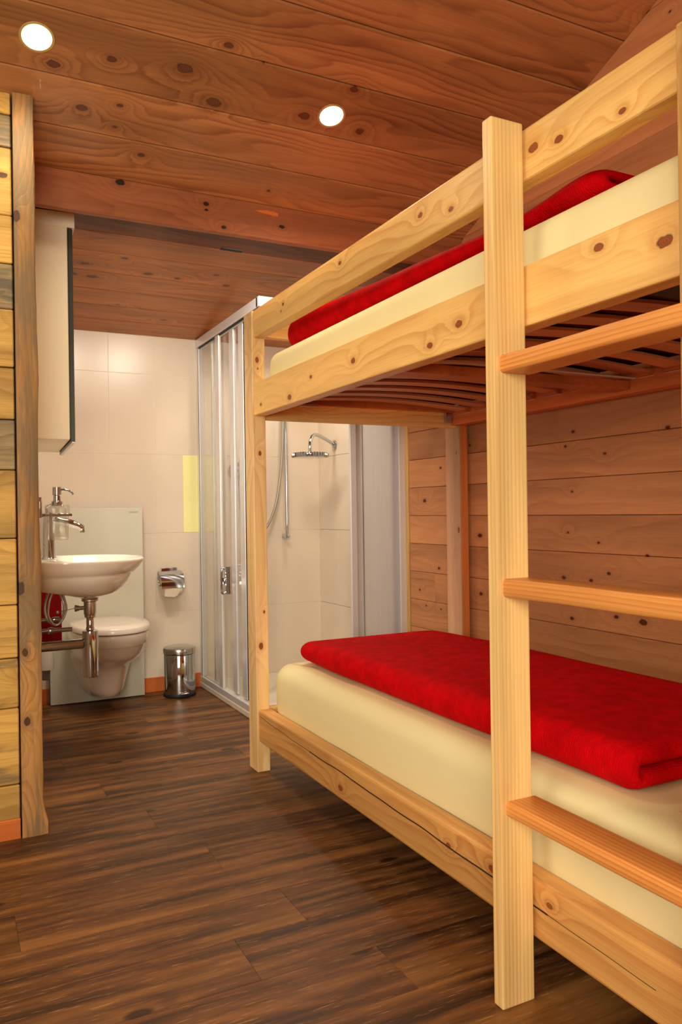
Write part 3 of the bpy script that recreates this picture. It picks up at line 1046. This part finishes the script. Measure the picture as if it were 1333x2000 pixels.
# duvets: a padded sheet folded over on itself, opening towards the wall ----------------
def duvet(name, lab, xf, xb, y0, y1, zb0, th, gap, seed, mat, taper=None, wob=.008, wrinkle=0):
    """U-shaped fold in the XZ plane with its round side at xf, lofted along Y"""
    path = []
    r = (th + gap) / 2
    nL = 16
    for i in range(nL):
        path.append((xb + (xf + r + th / 2 - xb) * i / nL, 0.0))
    for k in range(11):
        a = R(-90 - 18 * k)
        path.append((xf + r + th / 2 + r * math.cos(a), r + r * math.sin(a)))
    for i in range(nL):
        path.append((xf + r + th / 2 + (xb - xf - r - th / 2) * (i + 1) / nL, 2 * r))
    rings = []
    NY = 72
    for j in range(NY + 1):
        t = j / NY
        # finer near the ends
        y = y0 + (y1 - y0) * (.5 - .5 * math.cos(math.pi * t))
        ends = min((y - y0), (y1 - y))
        rl = th * .9
        k = math.sqrt(max(0, 1 - (1 - min(ends / rl, 1)) ** 2)) if ends < rl else 1
        k = max(k, .06)
        k2 = .5 + .5 * k
        outer, inner = [], []
        tp = taper(y) if taper else (0, 1)
        for i, p in enumerate(path):
            q0 = Vector(path[max(i - 1, 0)])
            q1 = Vector(path[min(i + 1, len(path) - 1)])
            tt = (q1 - q0).normalized()
            nn = Vector((tt.y, -tt.x))
            nn = -nn if False else nn
            u = i / (len(path) - 1)
            he = min(u, 1 - u) * len(path)
            kk = math.sqrt(max(.02, 1 - (1 - min(he / 3.0, 1)) ** 2))
            h = th / 2 * k * kk
            ns = mnoise.noise(Vector((p[0] * 5 + seed, y * 5, p[1] * 9))) * wob + mnoise.noise(Vector((p[0] * 16 + seed, y * 17, p[1] * 16))) * wob * .45
            if wrinkle:
                ns += wrinkle * math.sin(y * 95 + 3 * mnoise.noise(Vector((p[0] * 9, y * 6, seed)))) * (1 if he > 3 else .3)
            P = Vector(p)
            o_ = P - nn * -1 * (h + ns * k)
            i_ = P + nn * -1 * h
            outer.append(o_)
            inner.append(i_)
        ring = []
        zshift = tp[0]
        zs = tp[1]
        for q in outer + inner[::-1]:
            xx = q.x
            zz = zb0 + th / 2 + q.y * zs
            # layers sink a little onto each other towards the ends
            ring.append((xx + (.012 * mnoise.noise(Vector((y * 3, seed, 0)))), y, max(zz + zshift, zb0 - .001)))
        rings.append(ring)
    b = B()
    b.rings(rings)
    o = b.build(name, mat, smooth=True, angle=180)
    return tag(o, lab, 'duvet', 'red duvets folded on the bunks')


duvet('duvet', 'red seersucker duvet folded flat on the lower bunk', 1.165, 1.79, 1.10, 2.69, .4155, .046, .0, 1.3, M_red, wob=.007,
      taper=lambda y: (0, 1.0 - .22 * max(0, (y - 2.1) / .6) ** 2))
duvet('duvet', 'red crinkled duvet folded on the upper bunk behind the guard rail', 1.15, 1.80, 1.14, 2.735, 1.584, .052, .0, 7.9, M_red, wob=.012, wrinkle=.0035,
      taper=lambda y: (0, .38 + .79 * min(1, max(0, (y - 1.35) / 1.2)) ** 1.3 if y > 1.35 else .38 + .16 * math.exp(-((y - 1.2) / .1) ** 2)))

# ------------------------------------------------------------------ shower
sh = thing('shower_enclosure', 'corner shower enclosure of clear glass in silver profiles', 'shower', (1.294, 3.34, 0))
XS = 1.294


def sx(name, mat, *a, bev=.003, parent=sh, label=None):
    return B().box(*a, bev, 2).build(name, mat, parent, label)


# top frame: an L of channel profile
sx('top_frame', M_alu, XS - .018, XS + .022, YS, YB - .001, 1.905, 1.952)
sx('top_frame', M_alu, XS - .018, XR - .001, YS - .018, YS + .022, 1.905, 1.952)
for k in range(2):
    sx('slide_track', M_rubber, XS - .012 + k * .016, XS - .006 + k * .016, YS + .03, YB - .03, 1.897, 1.905, bev=.0005)
sx('slide_track', M_alu, XS - .004, XS + .004, YS + .03, YB - .03, 1.893, 1.9045, bev=.0008)
sx('bottom_frame', M_alu, XS - .018, XS + .022, YS, YB - .001, .031, .063)
sx('bottom_frame', M_alu, XS + .022, XR - .001, YS - .018, YS + .022, .031, .063)
sx('wall_profile', M_alu, XS - .014, XS + .014, YB - .042, YB - .001, .063, 1.905)
sx('wall_profile', M_alu, XR - .038, XR - .001, YS - .016, YS + .014, .063, 1.905)
sx('seal', M_rubber, XS - .016, XS - .0142, YB - .046, YB - .042, .063, 1.90, bev=0)
# left side
g1 = sx('fixed_pane', M_glass, XS - .009, XS - .004, 3.96, YB - .042, .063, 1.902, bev=0)
sx('stile', M_alu, XS - .014, XS + .000, 3.925, 3.985, .063, 1.902, parent=g1)
d1 = sx('sliding_door', M_glass, XS + .006, XS + .011, 3.63, 4.12, .07, 1.897, bev=0)
sx('stile', M_alu, XS + .000, XS + .016, 3.735, 3.80, .070, 1.897, parent=d1)
sx('stile', M_alu, XS + .001, XS + .017, 3.597, 3.665, .070, 1.897, parent=d1)
sx('stile', M_alu, XS + .003, XS + .014, 4.09, 4.12, .070, 1.897, parent=d1)
sx('seal', M_rubber, XS + .004, XS + .013, 3.591, 3.597, .070, 1.897, bev=0, parent=d1)
hk = B()
hk.tube([(XS - .016, 3.85, .69), (XS - .036, 3.85, .685), (XS - .036, 3.85, .575), (XS - .016, 3.85, .57)], .007, 10)
hk.lathe([(0, 0), (.016, 0), (.018, .004), (.018, .012), (0, .014)], (XS - .03, 3.85, .63), 20, 'X')
hk.box(XS - .016, XS + .006, 3.846, 3.854, .56, .70)
hk.build('handle', M_chrome, d1, smooth=True)
# right side
g2 = sx('fixed_pane', M_glassF, 1.80, XR - .036, YS - .009, YS - .004, .063, 1.902, bev=0)
sx('stile', M_alu, 1.731, 1.765, YS - .015, YS + .000, .063, 1.902, parent=g2, label='bright profile edging the fixed pane')
d2 = sx('sliding_door', M_glass, 1.768, 2.0, YS + .006, YS + .011, .07, 1.897, bev=0)
sx('stile', M_alu, 1.768, 1.80, YS + .002, YS + .018, .070, 1.897, parent=d2)
sx('stile', M_alu, 1.963, 1.992, YS + .002, YS + .018, .070, 1.897, parent=d2)
sx('seal', M_plastic, 1.8, 1.804, YS - .009, YS + .014, .070, 1.897, bev=0, parent=d2)
# roller stop
o = B().lathe([(0, -.018), (.013, -.015), (.019, -.004), (.019, .006), (.012, .016), (0, .018)], (XS - .005, 3.50, .083), 20, 'X').build('roller_stop', M_rubber, sh, 'round black rubber stop on the threshold', smooth=True)
B()
tr = thing('shower_tray', 'flat white shower tray on the floor inside the glass enclosure', 'shower tray', (1.67, 3.83, 0))
b = B().box(XS - .02, XR - .001, YS - .02, YB - .001, .0005, .030, .004)
b.build('tray_body', M_tray, tr)
B().lathe([(0, .0305), (.045, .0305), (.048, .033), (0, .035)], (1.70, 3.85, 0), 28).build('drain_cover', M_chrome, tr, smooth=True)

# shower fittings
rs = thing('shower_riser', 'chrome riser rail with hand shower, hose and mixer on the back shower wall', 'shower fitting', (1.80, YB, .83))
b = B()
b.tube([(1.80, YB - .055, .83), (1.80, YB - .055, 1.90)], .009, 14, False)
b.build('riser_rail', M_chrome, rs, smooth=True)
for z in (.835, 1.88):
    b = B()
    b.lathe([(0, -.068), (.014, -.066), (.016, -.05), (.012, -.03), (.013, -.003), (.0, -.001)], (1.80, YB, z), 20, 'Y')
    b.build('rail_bracket', M_chrome, rs, smooth=True)
b = B()
s_ = .986
hp = [(1.53, 1.16), (1.535, 1.0), (1.56, .90), (1.60, .855), (1.641, .846), (1.70, .90), (1.755, 1.03), (1.792, 1.25), (1.806, 1.5), (1.81, 1.66)]
b.tube([(x * s_, YB - .06, z) for x, z in hp], .0075, 10)
b.build('hose', M_nickel, rs, smooth=True)
b = B()
b.lathe([(0, 0), (.05, 0), (.052, .006), (.03, .012), (.028, .05), (0, .052)], (1.512, YB, 1.215), 28, 'Y', Matrix.Translation((0, YB, 0)) @ Matrix.Scale(-1, 4, (0, 1, 0)) @ Matrix.Translation((0, -YB, 0)))
b.tube([(1.512, YB - .045, 1.22), (1.515, YB - .06, 1.29)], .006, 8, False)
b.build('mixer', M_chrome, rs, smooth=True)
b = B()
b.lathe([(0, 0), (.03, .0), (.042, .012), (.042, .02), (.018, .035), (.012, .05), (.011, .17), (0, .17)], (0, 0, 0), 20, 'Z', Matrix.Translation((1.80, YB - .16, 1.79)) @ Matrix.Rotation(R(115), 4, 'X') @ Matrix.Translation((0, 0, -.05)))
b.build('hand_shower', M_chrome, rs, smooth=True)

hd = thing('rain_shower_head', 'round ribbed chrome rain shower head on a curved arm', 'shower head', (1.78, 3.89, 1.27))
b = B()
rings = []
N = 144
for r, h, rib in ((.0, .0, 0), (.085, .0, 0), (.096, .003, 1), (.099, .010, 1), (.099, .022, 1), (.094, .027, 0), (.03, .034, 0), (.0, .036, 0)):
    rings.append([(1.78 + (r + (.004 * math.cos(math.pi * (i // 2) + math.pi * .0) if rib else 0)) * math.cos(2 * math.pi * i / N), 3.89 + (r + (.004 * math.cos(math.pi * (i // 2)) if rib else 0)) * math.sin(2 * math.pi * i / N), 1.268 + h) for i in range(N)])
b.rings(rings)
b.build('spray_disc', M_chrome, hd, smooth=True, angle=30)
b = B()
b.tube([(1.78, 3.89, 1.30), (1.785, 3.90, 1.345), (1.81, 3.93, 1.385), (1.86, 3.98, 1.405), (1.95, 4.05, 1.39), (2.035, 4.11, 1.365)], .0105, 12)
b.lathe([(0, 0), (.028, 0), (.03, -.006), (.016, -.014), (0, -.015)], (2.04, 4.112, 1.364), 22, 'X')
b.build('arm', M_chrome, hd, smooth=True)

# ------------------------------------------------------------------ bathroom things on the skewed left wall
AW = math.atan(.06)


def W(t, s, z):
    """t: out from the left wall, s: along it from y = 2.98"""
    return Vector((.287 + s * math.sin(AW) + t * math.cos(AW), 2.98 + s * math.cos(AW) - t * math.sin(AW), z))


MW = Matrix.Translation((.287, 2.98, 0)) @ Matrix.Rotation(-AW, 4, 'Z')   # local x = t, y = s

cb = thing('mirror_cabinet', 'white mirror cabinet hanging on the left bathroom wall beside the post', 'cabinet', W(0, .3, 1.25))
B().box(.001, .121, 0, .62, 1.247, 2.013, .0015, 1, MW).build('cabinet_body', M_cab, cb)
d = B().box(.125, .1385, -.001, .621, 1.236, 2.010, .001, 1, MW).build('door', M_mirredge, cb, 'mirror door with a dark edge')
B().box(.1386, .1396, .002, .618, 1.239, 2.007, 0, 1, MW).build('mirror', M_mirror, d)
B().box(.1205, .1247, .006, .61, 1.252, 2.008, 0, 1, MW).build('hinge_gap', M_mirredge, d)
B().box(.127, .1385, -.002, .621, 1.2345, 1.239, .0008, 1, MW).build('bottom_grip', M_alu, d)
cp = B().box(.001, .147, 0, .62, 2.013, 2.068, .0015, 1, MW).build('light_canopy', M_cab, cb)

# basin -----------------------------------------------------------------
ba = thing('wash_basin', 'white ceramic wall basin with a chrome faucet on the left bathroom wall', 'wash basin', W(0, .27, .69))


def dring(t0, t1, hw, z, n=56, e_back=4.0, e_front=2.2, cs=.27):
    tc = t0 + (t1 - t0) * .38
    out = []
    for i in range(n):
        a = 2 * math.pi * i / n
        c, s = math.cos(a), math.sin(a)
        if c >= 0:
            x = tc + (t1 - tc) * abs(c) ** (2 / e_front)
            yv = hw * math.copysign(abs(s) ** (2 / e_front), s)
        else:
            x = tc - (tc - t0) * abs(c) ** (2 / e_back)
            yv = hw * math.copysign(abs(s) ** (2 / e_back), s)
        out.append(W(x, cs + yv, z))
    return out


b = B()
rg = [dring(.185, .235, .030, .640), dring(.165, .255, .045, .648), dring(.14, .280, .105, .658), dring(.10, .312, .165, .672),
      dring(.002, .335, .205, .692), dring(.0012, .352, .230, .715), dring(.001, .364, .245, .740), dring(.001, .362, .244, .747),
      dring(.001, .378, .258, .751), dring(.001, .402, .268, .775), dring(.001, .414, .272, .792), dring(.001, .415, .274, .800), dring(.001, .411, .271, .805),
      dring(.085, .392, .245, .804), dring(.095, .384, .235, .797), dring(.105, .365, .210, .755), dring(.13, .32, .15, .715), dring(.18, .25, .05, .700)]
b.rings(rg)
b.build('bowl', M_ceram, ba, smooth=True, angle=180)
b = B()
c = W(.058, .27, 0)
b.lathe([(0, .803), (.027, .803), (.028, .808), (.0235, .815), (.0225, .93), (.021, .965), (.019, .985), (0, .987)], (c.x, c.y, 0), 28)
b.tube([W(.06, .27, .955), W(.11, .27, .950), W(.16, .27, .935), W(.185, .27, .920)], [.0165, .0155, .014, .0125], 14)
b.tube([W(.182, .27, .924), W(.184, .27, .905)], .010, 14, False)
b.tube([W(.058, .27, .985), W(.052, .27, 1.005), W(.10, .27, 1.03)], .0055, 10)
b.build('faucet', M_chrome, ba, smooth=True)

tp = thing('bottle_trap', 'chrome bottle trap and waste pipe under the wash basin', 'trap', W(.205, .27, .33))
c = W(.208, .27, 0)
B().lathe([(0, .640), (.032, .640), (.032, .634), (.0235, .630), (.0235, .583), (.021, .578), (0, .578)], (c.x, c.y, 0), 30).build('waste_valve', M_nickel, tp, smooth=True)
b = B()
b.lathe([(0, .580), (.021, .580), (.021, .570), (.0145, .566), (.0145, .530), (.016, .528), (.016, .518), (0, .516)], (c.x, c.y, 0), 26)
b.build('tail_pipe', M_chrome, tp, smooth=True)
B().lathe([(0, .520), (.018, .520), (.0295, .515), (.0305, .510), (.0305, .338), (.028, .332), (0, .330)], (c.x, c.y, 0), 32).build('bottle', M_chrome, tp, smooth=True)
b = B()
b.tube([W(.002, .27, .464), W(.18, .27, .466)], .0195, 20, False)
b.build('waste_pipe', M_chrome, tp, smooth=True)
b = B()
b.lathe([(0, 0), (.008, 0), (.008, .02), (.011, .021), (.011, .028), (.013, .029), (.013, .036), (0, .037)], (0, 0, 0), 14, 'X', Matrix.Translation(W(.187, .27, .607)) @ Matrix.Scale(-1, 4, (1, 0, 0)))
b.tube([W(.15, .27, .607), W(.085, .25, .598)], .0014, 6, False)
b.lathe([(0, -.006), (.005, -.005), (.006, 0), (.005, .005), (0, .006)], W(.085, .25, .598), 10)
b.build('pop_up_lever', M_steel, tp, smooth=True)

# supply valves and flexible hoses
sv = thing('supply_valve', 'pair of chrome angle valves with looping hoses under the basin', 'valve', W(.0, .36, .5))
b = B()
b.tube([W(.002, .34, .515), W(.145, .34, .517)], .0098, 14, False)
b.lathe([(0, 0), (.013, 0), (.014, .004), (.014, .02), (0, .021)], W(.055, .34, .516), 16, 'X')
b.build('valve', M_chrome, sv, smooth=True)
b = B()
b.tube([W(.002, .42, .548), W(.075, .42, .549)], .008, 12, False)
b.lathe([(0, 0), (.011, 0), (.012, .004), (.012, .028), (0, .03)], W(.075, .42, .549), 16, 'X')
b.build('valve', M_chrome, sv, smooth=True)
b = B()
b.tube([W(.075, .40, .70), W(.055, .39, .65), W(.045, .38, .60), W(.055, .37, .555), W(.085, .36, .535), W(.11, .36, .56), W(.115, .36, .62), W(.095, .37, .68), W(.085, .37, .70)], .0045, 10)
b.build('flexible_hose', M_steel, sv, smooth=True)
b = B()
b.tube([W(.085, .34, .70), W(.062, .33, .64), W(.055, .33, .58), W(.075, .34, .54), W(.10, .34, .545), W(.125, .34, .60), W(.105, .34, .68), W(.10, .34, .70)], .0045, 10)
b.build('flexible_hose', M_steel, sv, smooth=True)

# red towel on a swivel arm
tw = B()
rings = []
for i in range(26):
    z = .755 - .34 * i / 25
    ring = []
    for k in range(20):
        a = 2 * math.pi * k / 20
        t = .075 + .052 * math.cos(a)
        s = .66 + (.012 + .004 * math.sin(t * 140 + z * 5)) * math.sin(a) + .003 * math.sin(t * 90)
        ring.append(W(t, s, z))
    rings.append(ring)
tw.rings(rings)
o = tw.build('hand_towel', M_redtowel, smooth=True, angle=180)
tag(o, 'dark red hand towel hanging on the left wall under the basin', 'towel')
ta = thing('towel_arm', 'short chrome arm on the left wall carrying the red towel', 'towel rail', W(0, .66, .76))
b = B()
b.tube([W(.001, .66, .762), W(.14, .66, .762)], .006, 10, False)
b.lathe([(0, 0), (.018, 0), (.018, .006), (0, .007)], W(.001, .66, .762), 16, 'X')
b.build('bar', M_chrome, ta, smooth=True)

# toilet brush
tbh = thing('toilet_brush', 'small white toilet brush holder fixed low on the left wall beyond the pipes', 'toilet brush', W(.06, 1.02, .2))
c = W(.075, 1.02, 0)
B().lathe([(0, .24), (.036, .24), (.038, .25), (.038, .335), (.034, .335), (.034, .26), (0, .26)], (c.x, c.y, 0), 24).build('holder', M_plastic, tbh, smooth=True)
B().lathe([(0, .19), (.018, .19), (.021, .24), (0, .24)], (c.x, c.y, 0), 18).build('drip_cup', M_panelside, tbh, smooth=True)
b = B()
b.tube([(c.x, c.y, .26), (c.x, c.y, .42)], .006, 10, False)
b.lathe([(0, 0), (.03, 0), (.03, .008), (0, .01)], (c.x, c.y, .336), 18)
b.build('brush_handle', M_plastic, tbh, smooth=True)
B().box(.001, .04, 1.0, 1.04, .28, .32, .003, 2, MW).build('wall_clip', M_plastic, tbh)

# soap dispenser ----------------------------------------------------------------
sd = thing('soap_dispenser', 'square glass soap dispenser with a chrome pump in a wall holder above the basin', 'soap dispenser', W(.072, .02, .886))


def sq(t, s, hw, z, r=.006):
    out = []
    for cx, cy, a0 in ((-1, -1, 180), (1, -1, 270), (1, 1, 0), (-1, 1, 90)):
        for k in range(4):
            an = R(a0 + 30 * k)
            out.append(W(t + cx * (hw - r) + r * math.cos(an), s + cy * (hw - r) + r * math.sin(an), z))
    return out


b = B()
T0, S0 = .076, .03
b.rings([sq(T0, S0, .034, .886), sq(T0, S0, .0355, .888), sq(T0, S0, .0365, .965), sq(T0, S0, .040, .972), sq(T0, S0, .041, 1.008), sq(T0, S0, .038, 1.012),
         sq(T0, S0, .020, 1.012), sq(T0, S0, .030, 1.0), sq(T0, S0, .030, .90), sq(T0, S0, .026, .896)])
b.build('glass_jar', M_bottle, sd, smooth=True, angle=35)
c = W(T0, S0, 0)
b = B()
b.lathe([(0, 1.008), (.019, 1.008), (.020, 1.011), (.020, 1.024), (.0135, 1.027), (.0125, 1.045), (.0155, 1.048), (.0155, 1.076), (0, 1.078)], (c.x, c.y, 0), 26)
b.tube([(c.x, c.y, 1.066), (c.x + .025, c.y - .001, 1.067), (c.x + .045, c.y - .003, 1.061), (c.x + .056, c.y - .004, 1.050)], [.0042, .0038, .003], 10)
b.build('pump', M_chrome, sd, smooth=True)
b = B()
b.box(T0 - .046, T0 + .046, S0 - .046, S0 - .0425, .970, .980, .001, 1, MW)
b.box(T0 - .046, T0 + .046, S0 + .0425, S0 + .046, .970, .980, .001, 1, MW)
b.box(T0 - .046, T0 - .0425, S0 - .046, S0 + .046, .970, .980, .001, 1, MW)
b.box(T0 + .0425, T0 + .048, S0 - .046, S0 + .046, .970, .980, .001, 1, MW)
b.box(.006, T0 - .046, S0 - .012, S0 + .012, .968, .981, .002, 2, MW)
b.build('holder_ring', M_chrome, sd, smooth=True)
b = B()
b.box(.001, .012, S0 - .032, S0 + .032, .985, 1.048, .003, 2, MW)
b.box(.010, .024, S0 - .022, S0 + .022, .965, 1.040, .004, 2, MW)
b.build('wall_plate', M_chrome, sd, smooth=True)

# ------------------------------------------------------------------ cistern panel and toilet
PX0, PX1, PY = .471, .949, 4.2512
pn = thing('cistern_panel', 'tall pale glass cistern panel behind the toilet', 'cistern', ((PX0 + PX1) / 2, YB, 0))
B().box(PX0 + .004, PX1 - .004, PY + .007, YB - .002, .006, 1.006, .001).build('cistern_body', M_panelside, pn)
B().box(PX0, PX1, PY, PY + .006, .005, 1.010, .0012).build('glass_front', M_panel, pn)
cu = bpy.data.curves.new('lettering', 'FONT')
cu.body = 'GEBERIT'
cu.size = .0135
cu.extrude = .0003
cu.align_x = 'RIGHT'
to = bpy.data.objects.new('lettering_tmp', cu)
COL.objects.link(to)
bpy.context.view_layer.update()
me = bpy.data.meshes.new_from_object(to.evaluated_get(bpy.context.evaluated_depsgraph_get()))
bpy.data.objects.remove(to)
me.transform(Matrix.Translation((.928, PY - .0005, .982)) @ Matrix.Rotation(R(90), 4, 'X'))
link('lettering', me, M_letter, pn, 'small grey maker lettering at the top right')

to_ = thing('toilet', 'white wall-hung toilet with closed lid in front of the glass panel', 'toilet', (.722, 4.0, .07))
TX = .722


def tring(yf, yb, hw, z, n=48, ef=2.3, eb=5, dx=0, hb=None):
    yc = yb - (yb - yf) * .42
    out = []
    for i in range(n):
        a = 2 * math.pi * i / n
        c, s = math.cos(a), math.sin(a)
        e = ef if c >= 0 else eb
        L = (yc - yf) if c >= 0 else (yb - yc)
        yy = yc - math.copysign(abs(c) ** (2 / e) * L, c)
        hh = hw + ((hb or hw) - hw) * min(1, max(0, (yy - yf) / (yb - yf) * 1.15)) ** 1.2
        out.append((TX + dx + hh * math.copysign(abs(s) ** (2 / e), s), yy, z))
    return out


F = PY - .0002
b = B()
b.rings([tring(F - .235, F, .050, .066, hb=.075), tring(F - .260, F, .064, .072, hb=.095), tring(F - .275, F, .070, .10, hb=.115), tring(F - .290, F, .076, .16, hb=.135), tring(F - .305, F, .084, .205, hb=.15),
         tring(F - .335, F, .105, .238, hb=.16), tring(F - .40, F, .140, .265, hb=.165), tring(F - .455, F, .162, .300), tring(F - .487, F, .172, .340), tring(F - .497, F, .175, .348), tring(F - .505, F, .180, .354),
         tring(F - .530, F, .183, .40), tring(F - .530, F, .182, .408), tring(F - .520, F, .172, .410)])
b.build('bowl', M_ceram, to_, smooth=True, angle=180)
b = B()
b.rings([tring(F - .530, F - .065, .178, .4145, ef=2.2, eb=2.8), tring(F - .537, F - .06, .185, .418, ef=2.2, eb=2.8), tring(F - .538, F - .06, .186, .438, ef=2.2, eb=2.8), tring(F - .530, F - .065, .178, .446, ef=2.2, eb=2.8),
         tring(F - .45, F - .10, .12, .450, ef=2.2, eb=2.8), tring(F - .36, F - .20, .05, .452, ef=2.2, eb=2.8)])
b.build('lid', M_lid, to_, smooth=True, angle=60)
for s in (-1, 1):
    B().lathe([(0, .410), (.013, .410), (.013, .440), (.011, .444), (0, .445)], (TX + s * .085, F - .045, 0), 18).build('hinge', M_chrome, to_, smooth=True)

# paper holder --------------------------------------------------------------------
ph = thing('paper_holder', 'chrome covered toilet paper holder on the tiled back wall', 'paper holder', (1.115, YB, .6))
B().box(1.063, 1.150, YB - .020, YB - .001, .652, .678, .003).build('wall_plate', M_chrome, ph)
b = B()
prof = [(YB - .022, .662), (YB - .055, .660), (YB - .088, .645), (YB - .108, .615), (YB - .112, .572), (YB - .109, .572), (YB - .105, .614), (YB - .086, .642), (YB - .054, .656), (YB - .022, .658)]
b.prism(prof, 0, 1.040, 1.166)
b.build('cover_flap', M_chrome, ph, smooth=True, angle=30)
b = B()
b.tube([(1.043, YB - .02, .655), (1.043, YB - .03, .60), (1.043, YB - .062, .585)], .004, 8)
b.tube([(1.043, YB - .062, .585), (1.16, YB - .062, .585)], .005, 8, False)
b.build('roll_bar', M_chrome, ph, smooth=True)
pr = thing('paper_roll', 'roll of white toilet paper under the chrome flap', 'toilet paper', (1.105, YB - .062, .585))
b = B()
b.lathe([(.018, 0), (.044, 0), (.046, .002), (.046, .096), (.044, .098), (.018, .098)], (1.058, YB - .062, .574), 36, 'X')
b.build('roll', M_paper, pr, smooth=True)
b = B()
rings = []
for i in range(8):
    t = i / 7
    rings.append([(1.060 + .002 * math.sin(t * 5), YB - .1085 + .012 * t, .572 - .045 * t + .0), (1.110, YB - .111 + .010 * t, .572 - .050 * t), (1.150 - .02 * t, YB - .1085 + .010 * t, .572 - .042 * t),
                  (1.150 - .02 * t, YB - .1075 + .010 * t, .572 - .042 * t), (1.110, YB - .110 + .010 * t, .572 - .050 * t), (1.060 + .002 * math.sin(t * 5), YB - .1075 + .012 * t, .572 - .045 * t)])
b.rings(rings)
b.build('loose_sheet', M_paper, pr, smooth=True, angle=60)

# pedal bin --------------------------------------------------------------------------
bn = thing('pedal_bin', 'small round steel pedal bin on the floor beside the shower', 'bin', (1.118, 4.17, 0))
bc = (1.118, 4.170, 0)
B().lathe([(0, .001), (.084, .001), (.086, .004), (.086, .016), (.083, .020), (0, .020)], bc, 40).build('base_ring', M_rubber, bn, smooth=True)
B().lathe([(0, .019), (.0815, .020), (.0825, .030), (.0825, .222), (.081, .225), (0, .225)], bc, 48).build('bin_body', M_chrome, bn, smooth=True)
B().lathe([(0, .227), (.080, .227), (.0855, .229), (.086, .233), (.086, .252), (.083, .259), (.06, .2655), (.03, .2675), (0, .268)], bc, 48).build('lid', M_steel, bn, smooth=True)
b = B()
b.tube([(1.100, 4.088, .028), (1.100, 4.072, .026), (1.136, 4.072, .026), (1.136, 4.088, .028)], .004, 8)
b.box(1.098, 1.138, 4.066, 4.084, .0235, .0275, .001)
b.build('pedal', M_steel, bn, smooth=True)
